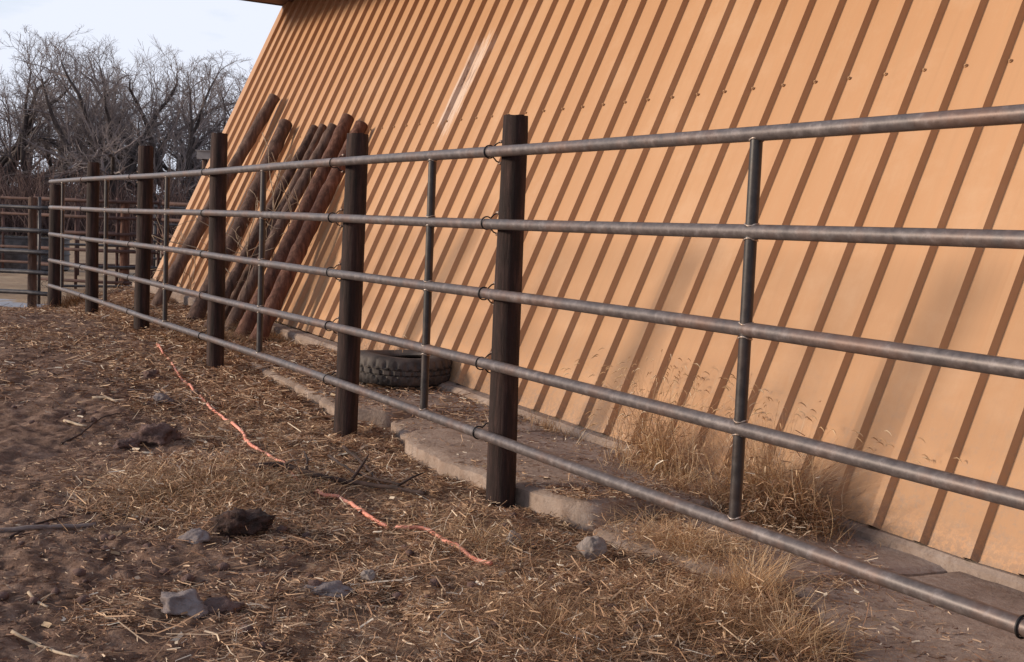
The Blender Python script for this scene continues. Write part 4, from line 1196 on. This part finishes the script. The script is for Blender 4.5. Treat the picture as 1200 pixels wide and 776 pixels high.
def tree(px, top_py, dist, label, seed, spread=1.0, lean=(0, 0), trunks=1, basey=None):
    r_ = np.random.default_rng(seed)
    base = atdepth(px, 300, dist); base[2] = -0.1
    hgt = float(atdepth(px, top_py, dist)[2]) + 0.1
    t = thing('bare_tree', tuple(base), label, 'tree', 'leafless trees beyond the pens')
    A = TB(); Bc = TB()
    cnt = [0]
    def grow(p, d, ln, r, lvl):
        ns = (7, 8, 6, 4, 3)[lvl]
        wob = (0.10, 0.21, 0.26, 0.24, 0.22)[lvl]
        P = [p]; dd = d.copy()
        up = (0.02, 0.075, 0.05, 0.03, 0.02)[lvl]
        for i in range(ns):
            dd = dd + r_.normal(0, wob, 3) + np.array([0, 0, up]); dd /= math.sqrt(dd @ dd)
            P.append(P[-1] + dd * ln / ns)
        P = np.array(P)
        rad = r * np.linspace(1, (0.66, 0.22, 0.25, 0.35, 0.5)[lvl], ns + 1)
        if lvl == 0: rad[0] *= 1.5; rad[1] *= 1.12
        (A if lvl <= 1 else Bc).tube(P, rad, (10, 7, 4, 3, 3)[lvl])
        if lvl == 4: return
        nc = (6, 8, 7, 7)[lvl]
        if lvl == 0: fr = np.linspace(0.55, 1.0, nc)
        else: fr = np.concatenate([np.linspace(0.25, 0.92, nc - 2), [1.0, 1.0]])
        for f in fr:
            i = min(int(f * ns), ns)
            q = P[i]; tdir = P[i] - P[i - 1] if i else d
            tdir = tdir / math.sqrt(tdir @ tdir)
            side = r_.normal(0, 1, 3); side -= tdir * (side @ tdir); side /= math.sqrt(side @ side)
            ang = r_.uniform(0.30, 0.95) if f < 1 else r_.uniform(0.15, 0.6)
            if lvl == 0: ang = r_.uniform(0.45, 1.25) * spread
            nd_ = tdir * math.cos(ang) + side * math.sin(ang)
            if lvl > 0: nd_[2] += 0.12
            nd_ /= math.sqrt(nd_ @ nd_)
            l2 = ln * ((2.2, 0.46, 0.55, 0.70)[lvl]) * r_.uniform(0.85, 1.12) * (1.15 - 0.45 * f if lvl else 1)
            r2 = max(rad[i] * (0.60, 0.60, 0.6, 0.6)[lvl] * r_.uniform(0.8, 1.1), (0.05, 0.024, 0.013, 0.0075)[lvl])
            grow(q, nd_, l2, r2, lvl + 1)
    for k in range(trunks):
        d = np.array([lean[0] + r_.normal(0, 0.12) + (k - (trunks - 1) / 2) * 0.35, lean[1] + r_.normal(0, 0.1), 1.0]); d /= math.sqrt(d @ d)
        grow(base + np.array([(k - (trunks - 1) / 2) * 0.5, 0, 0]), d, hgt * 0.25, hgt * 0.036, 0)
    VA = np.vstack(A.V); VB = np.vstack(Bc.V)
    zmax = np.percentile(VB[:, 2], 97.0)
    sc = hgt / (zmax - base[2])
    for VV in (VA, VB):
        VV[:] = base + (VV - base) * sc
        # crowns of these old trees are domed
        dxy = VV[:, :2] - base[:2] - np.array([lean[0] * hgt * 0.45, 0])
        qq = np.sqrt((dxy[:, 0] / (0.56 * hgt * spread)) ** 2 + (dxy[:, 1] / (0.60 * hgt)) ** 2 + ((VV[:, 2] - base[2] - 0.45 * hgt) / (0.53 * hgt)) ** 2)
        k_ = np.where((qq > 0.9) & (VV[:, 2] > base[2] + 0.3 * hgt), (0.9 + (qq - 0.9) * 0.42) / np.maximum(qq, 1e-6), 1.0)
        cen = np.array([base[0] + lean[0] * hgt * 0.45, base[1], base[2] + 0.45 * hgt])
        VV[:] = cen + (VV - cen) * k_[:, None]
    mesh_obj('trunk', VA, np.vstack(A.F), M['bark'], t)
    mesh_obj('crown', VB, np.vstack(Bc.F), M['twig'], t, smooth=False)
trees = [(22, 24, 66, 'bare tree at the left edge with a rounded high crown and twin curved stems', 1.0, (0.05, 0), 2),
         (70, 66, 74, 'lower bare tree in the gap between the two highest crowns', 1.0, (0, 0), 1),
         (112, 30, 62, 'tall bare tree with a thick upright trunk, highest crown above the fourth fence post', 1.0, (0.0, 0), 1),
         (158, 36, 70, 'bare tree with a wide fine crown just right of the highest crown', 1.05, (0.1, 0), 1),
         (196, 56, 64, 'bare tree with heavy limbs leaning right, above the third fence post', 1.15, (0.35, 0), 2),
         (250, 78, 68, 'low spreading bare tree nearest the left edge of the barn wall', 1.25, (0.1, 0), 2),
         (300, 84, 72, 'bare tree rising behind the left corner of the barn', 1.1, (0, 0), 1),
         (-48, 40, 70, 'bare tree cut by the left edge of the picture', 1.0, (0, 0), 1),
         (-120, 30, 75, 'bare tree beyond the left edge of the view', 1.0, (0, 0), 1),
         (135, 92, 90, 'small distant bare tree far behind the thick upright trunk', 1.0, (0, 0), 1),
         (222, 100, 92, 'small distant bare tree far behind the limbs leaning right', 1.0, (0, 0), 1),
         (45, 96, 92, 'small distant bare tree far behind the left crowns', 1.0, (0, 0), 1)]
for i, (px, ty, ds, lab, sp, ln_, tk_) in enumerate(trees):
    tree(px, ty, ds, lab, 200 + i, sp, ln_, tk_)
# thicket under the trees: uncountable brush
r_ = np.random.default_rng(300)
TBb = TB()
for i in range(11000):
    Yd = r_.uniform(56, 82)
    px = r_.uniform(-160, 380)
    b0 = atdepth(px, 300, Yd); b0[2] = 0
    hgt = r_.uniform(1.2, 3.6) * (0.65 + 0.7 * float(vnoise(px * 0.03, 3.3)))
    d = np.array([r_.normal(0, 0.28), r_.normal(0, 0.2), 1.0])
    P = [b0]
    for k in range(4):
        d = d + r_.normal(0, 0.22, 3); d /= math.sqrt(d @ d); P.append(P[-1] + d * hgt / 4)
    TBb.tube(np.array(P), np.linspace(0.025, 0.008, 5), 3)
o = mesh_obj('brush_thicket', np.vstack(TBb.V), np.vstack(TBb.F), M['brush'], org=(0, 0, 0), smooth=False)
tag(o, 'reddish brown leafless brush filling the space under the bare trees', 'brush', kind='stuff')
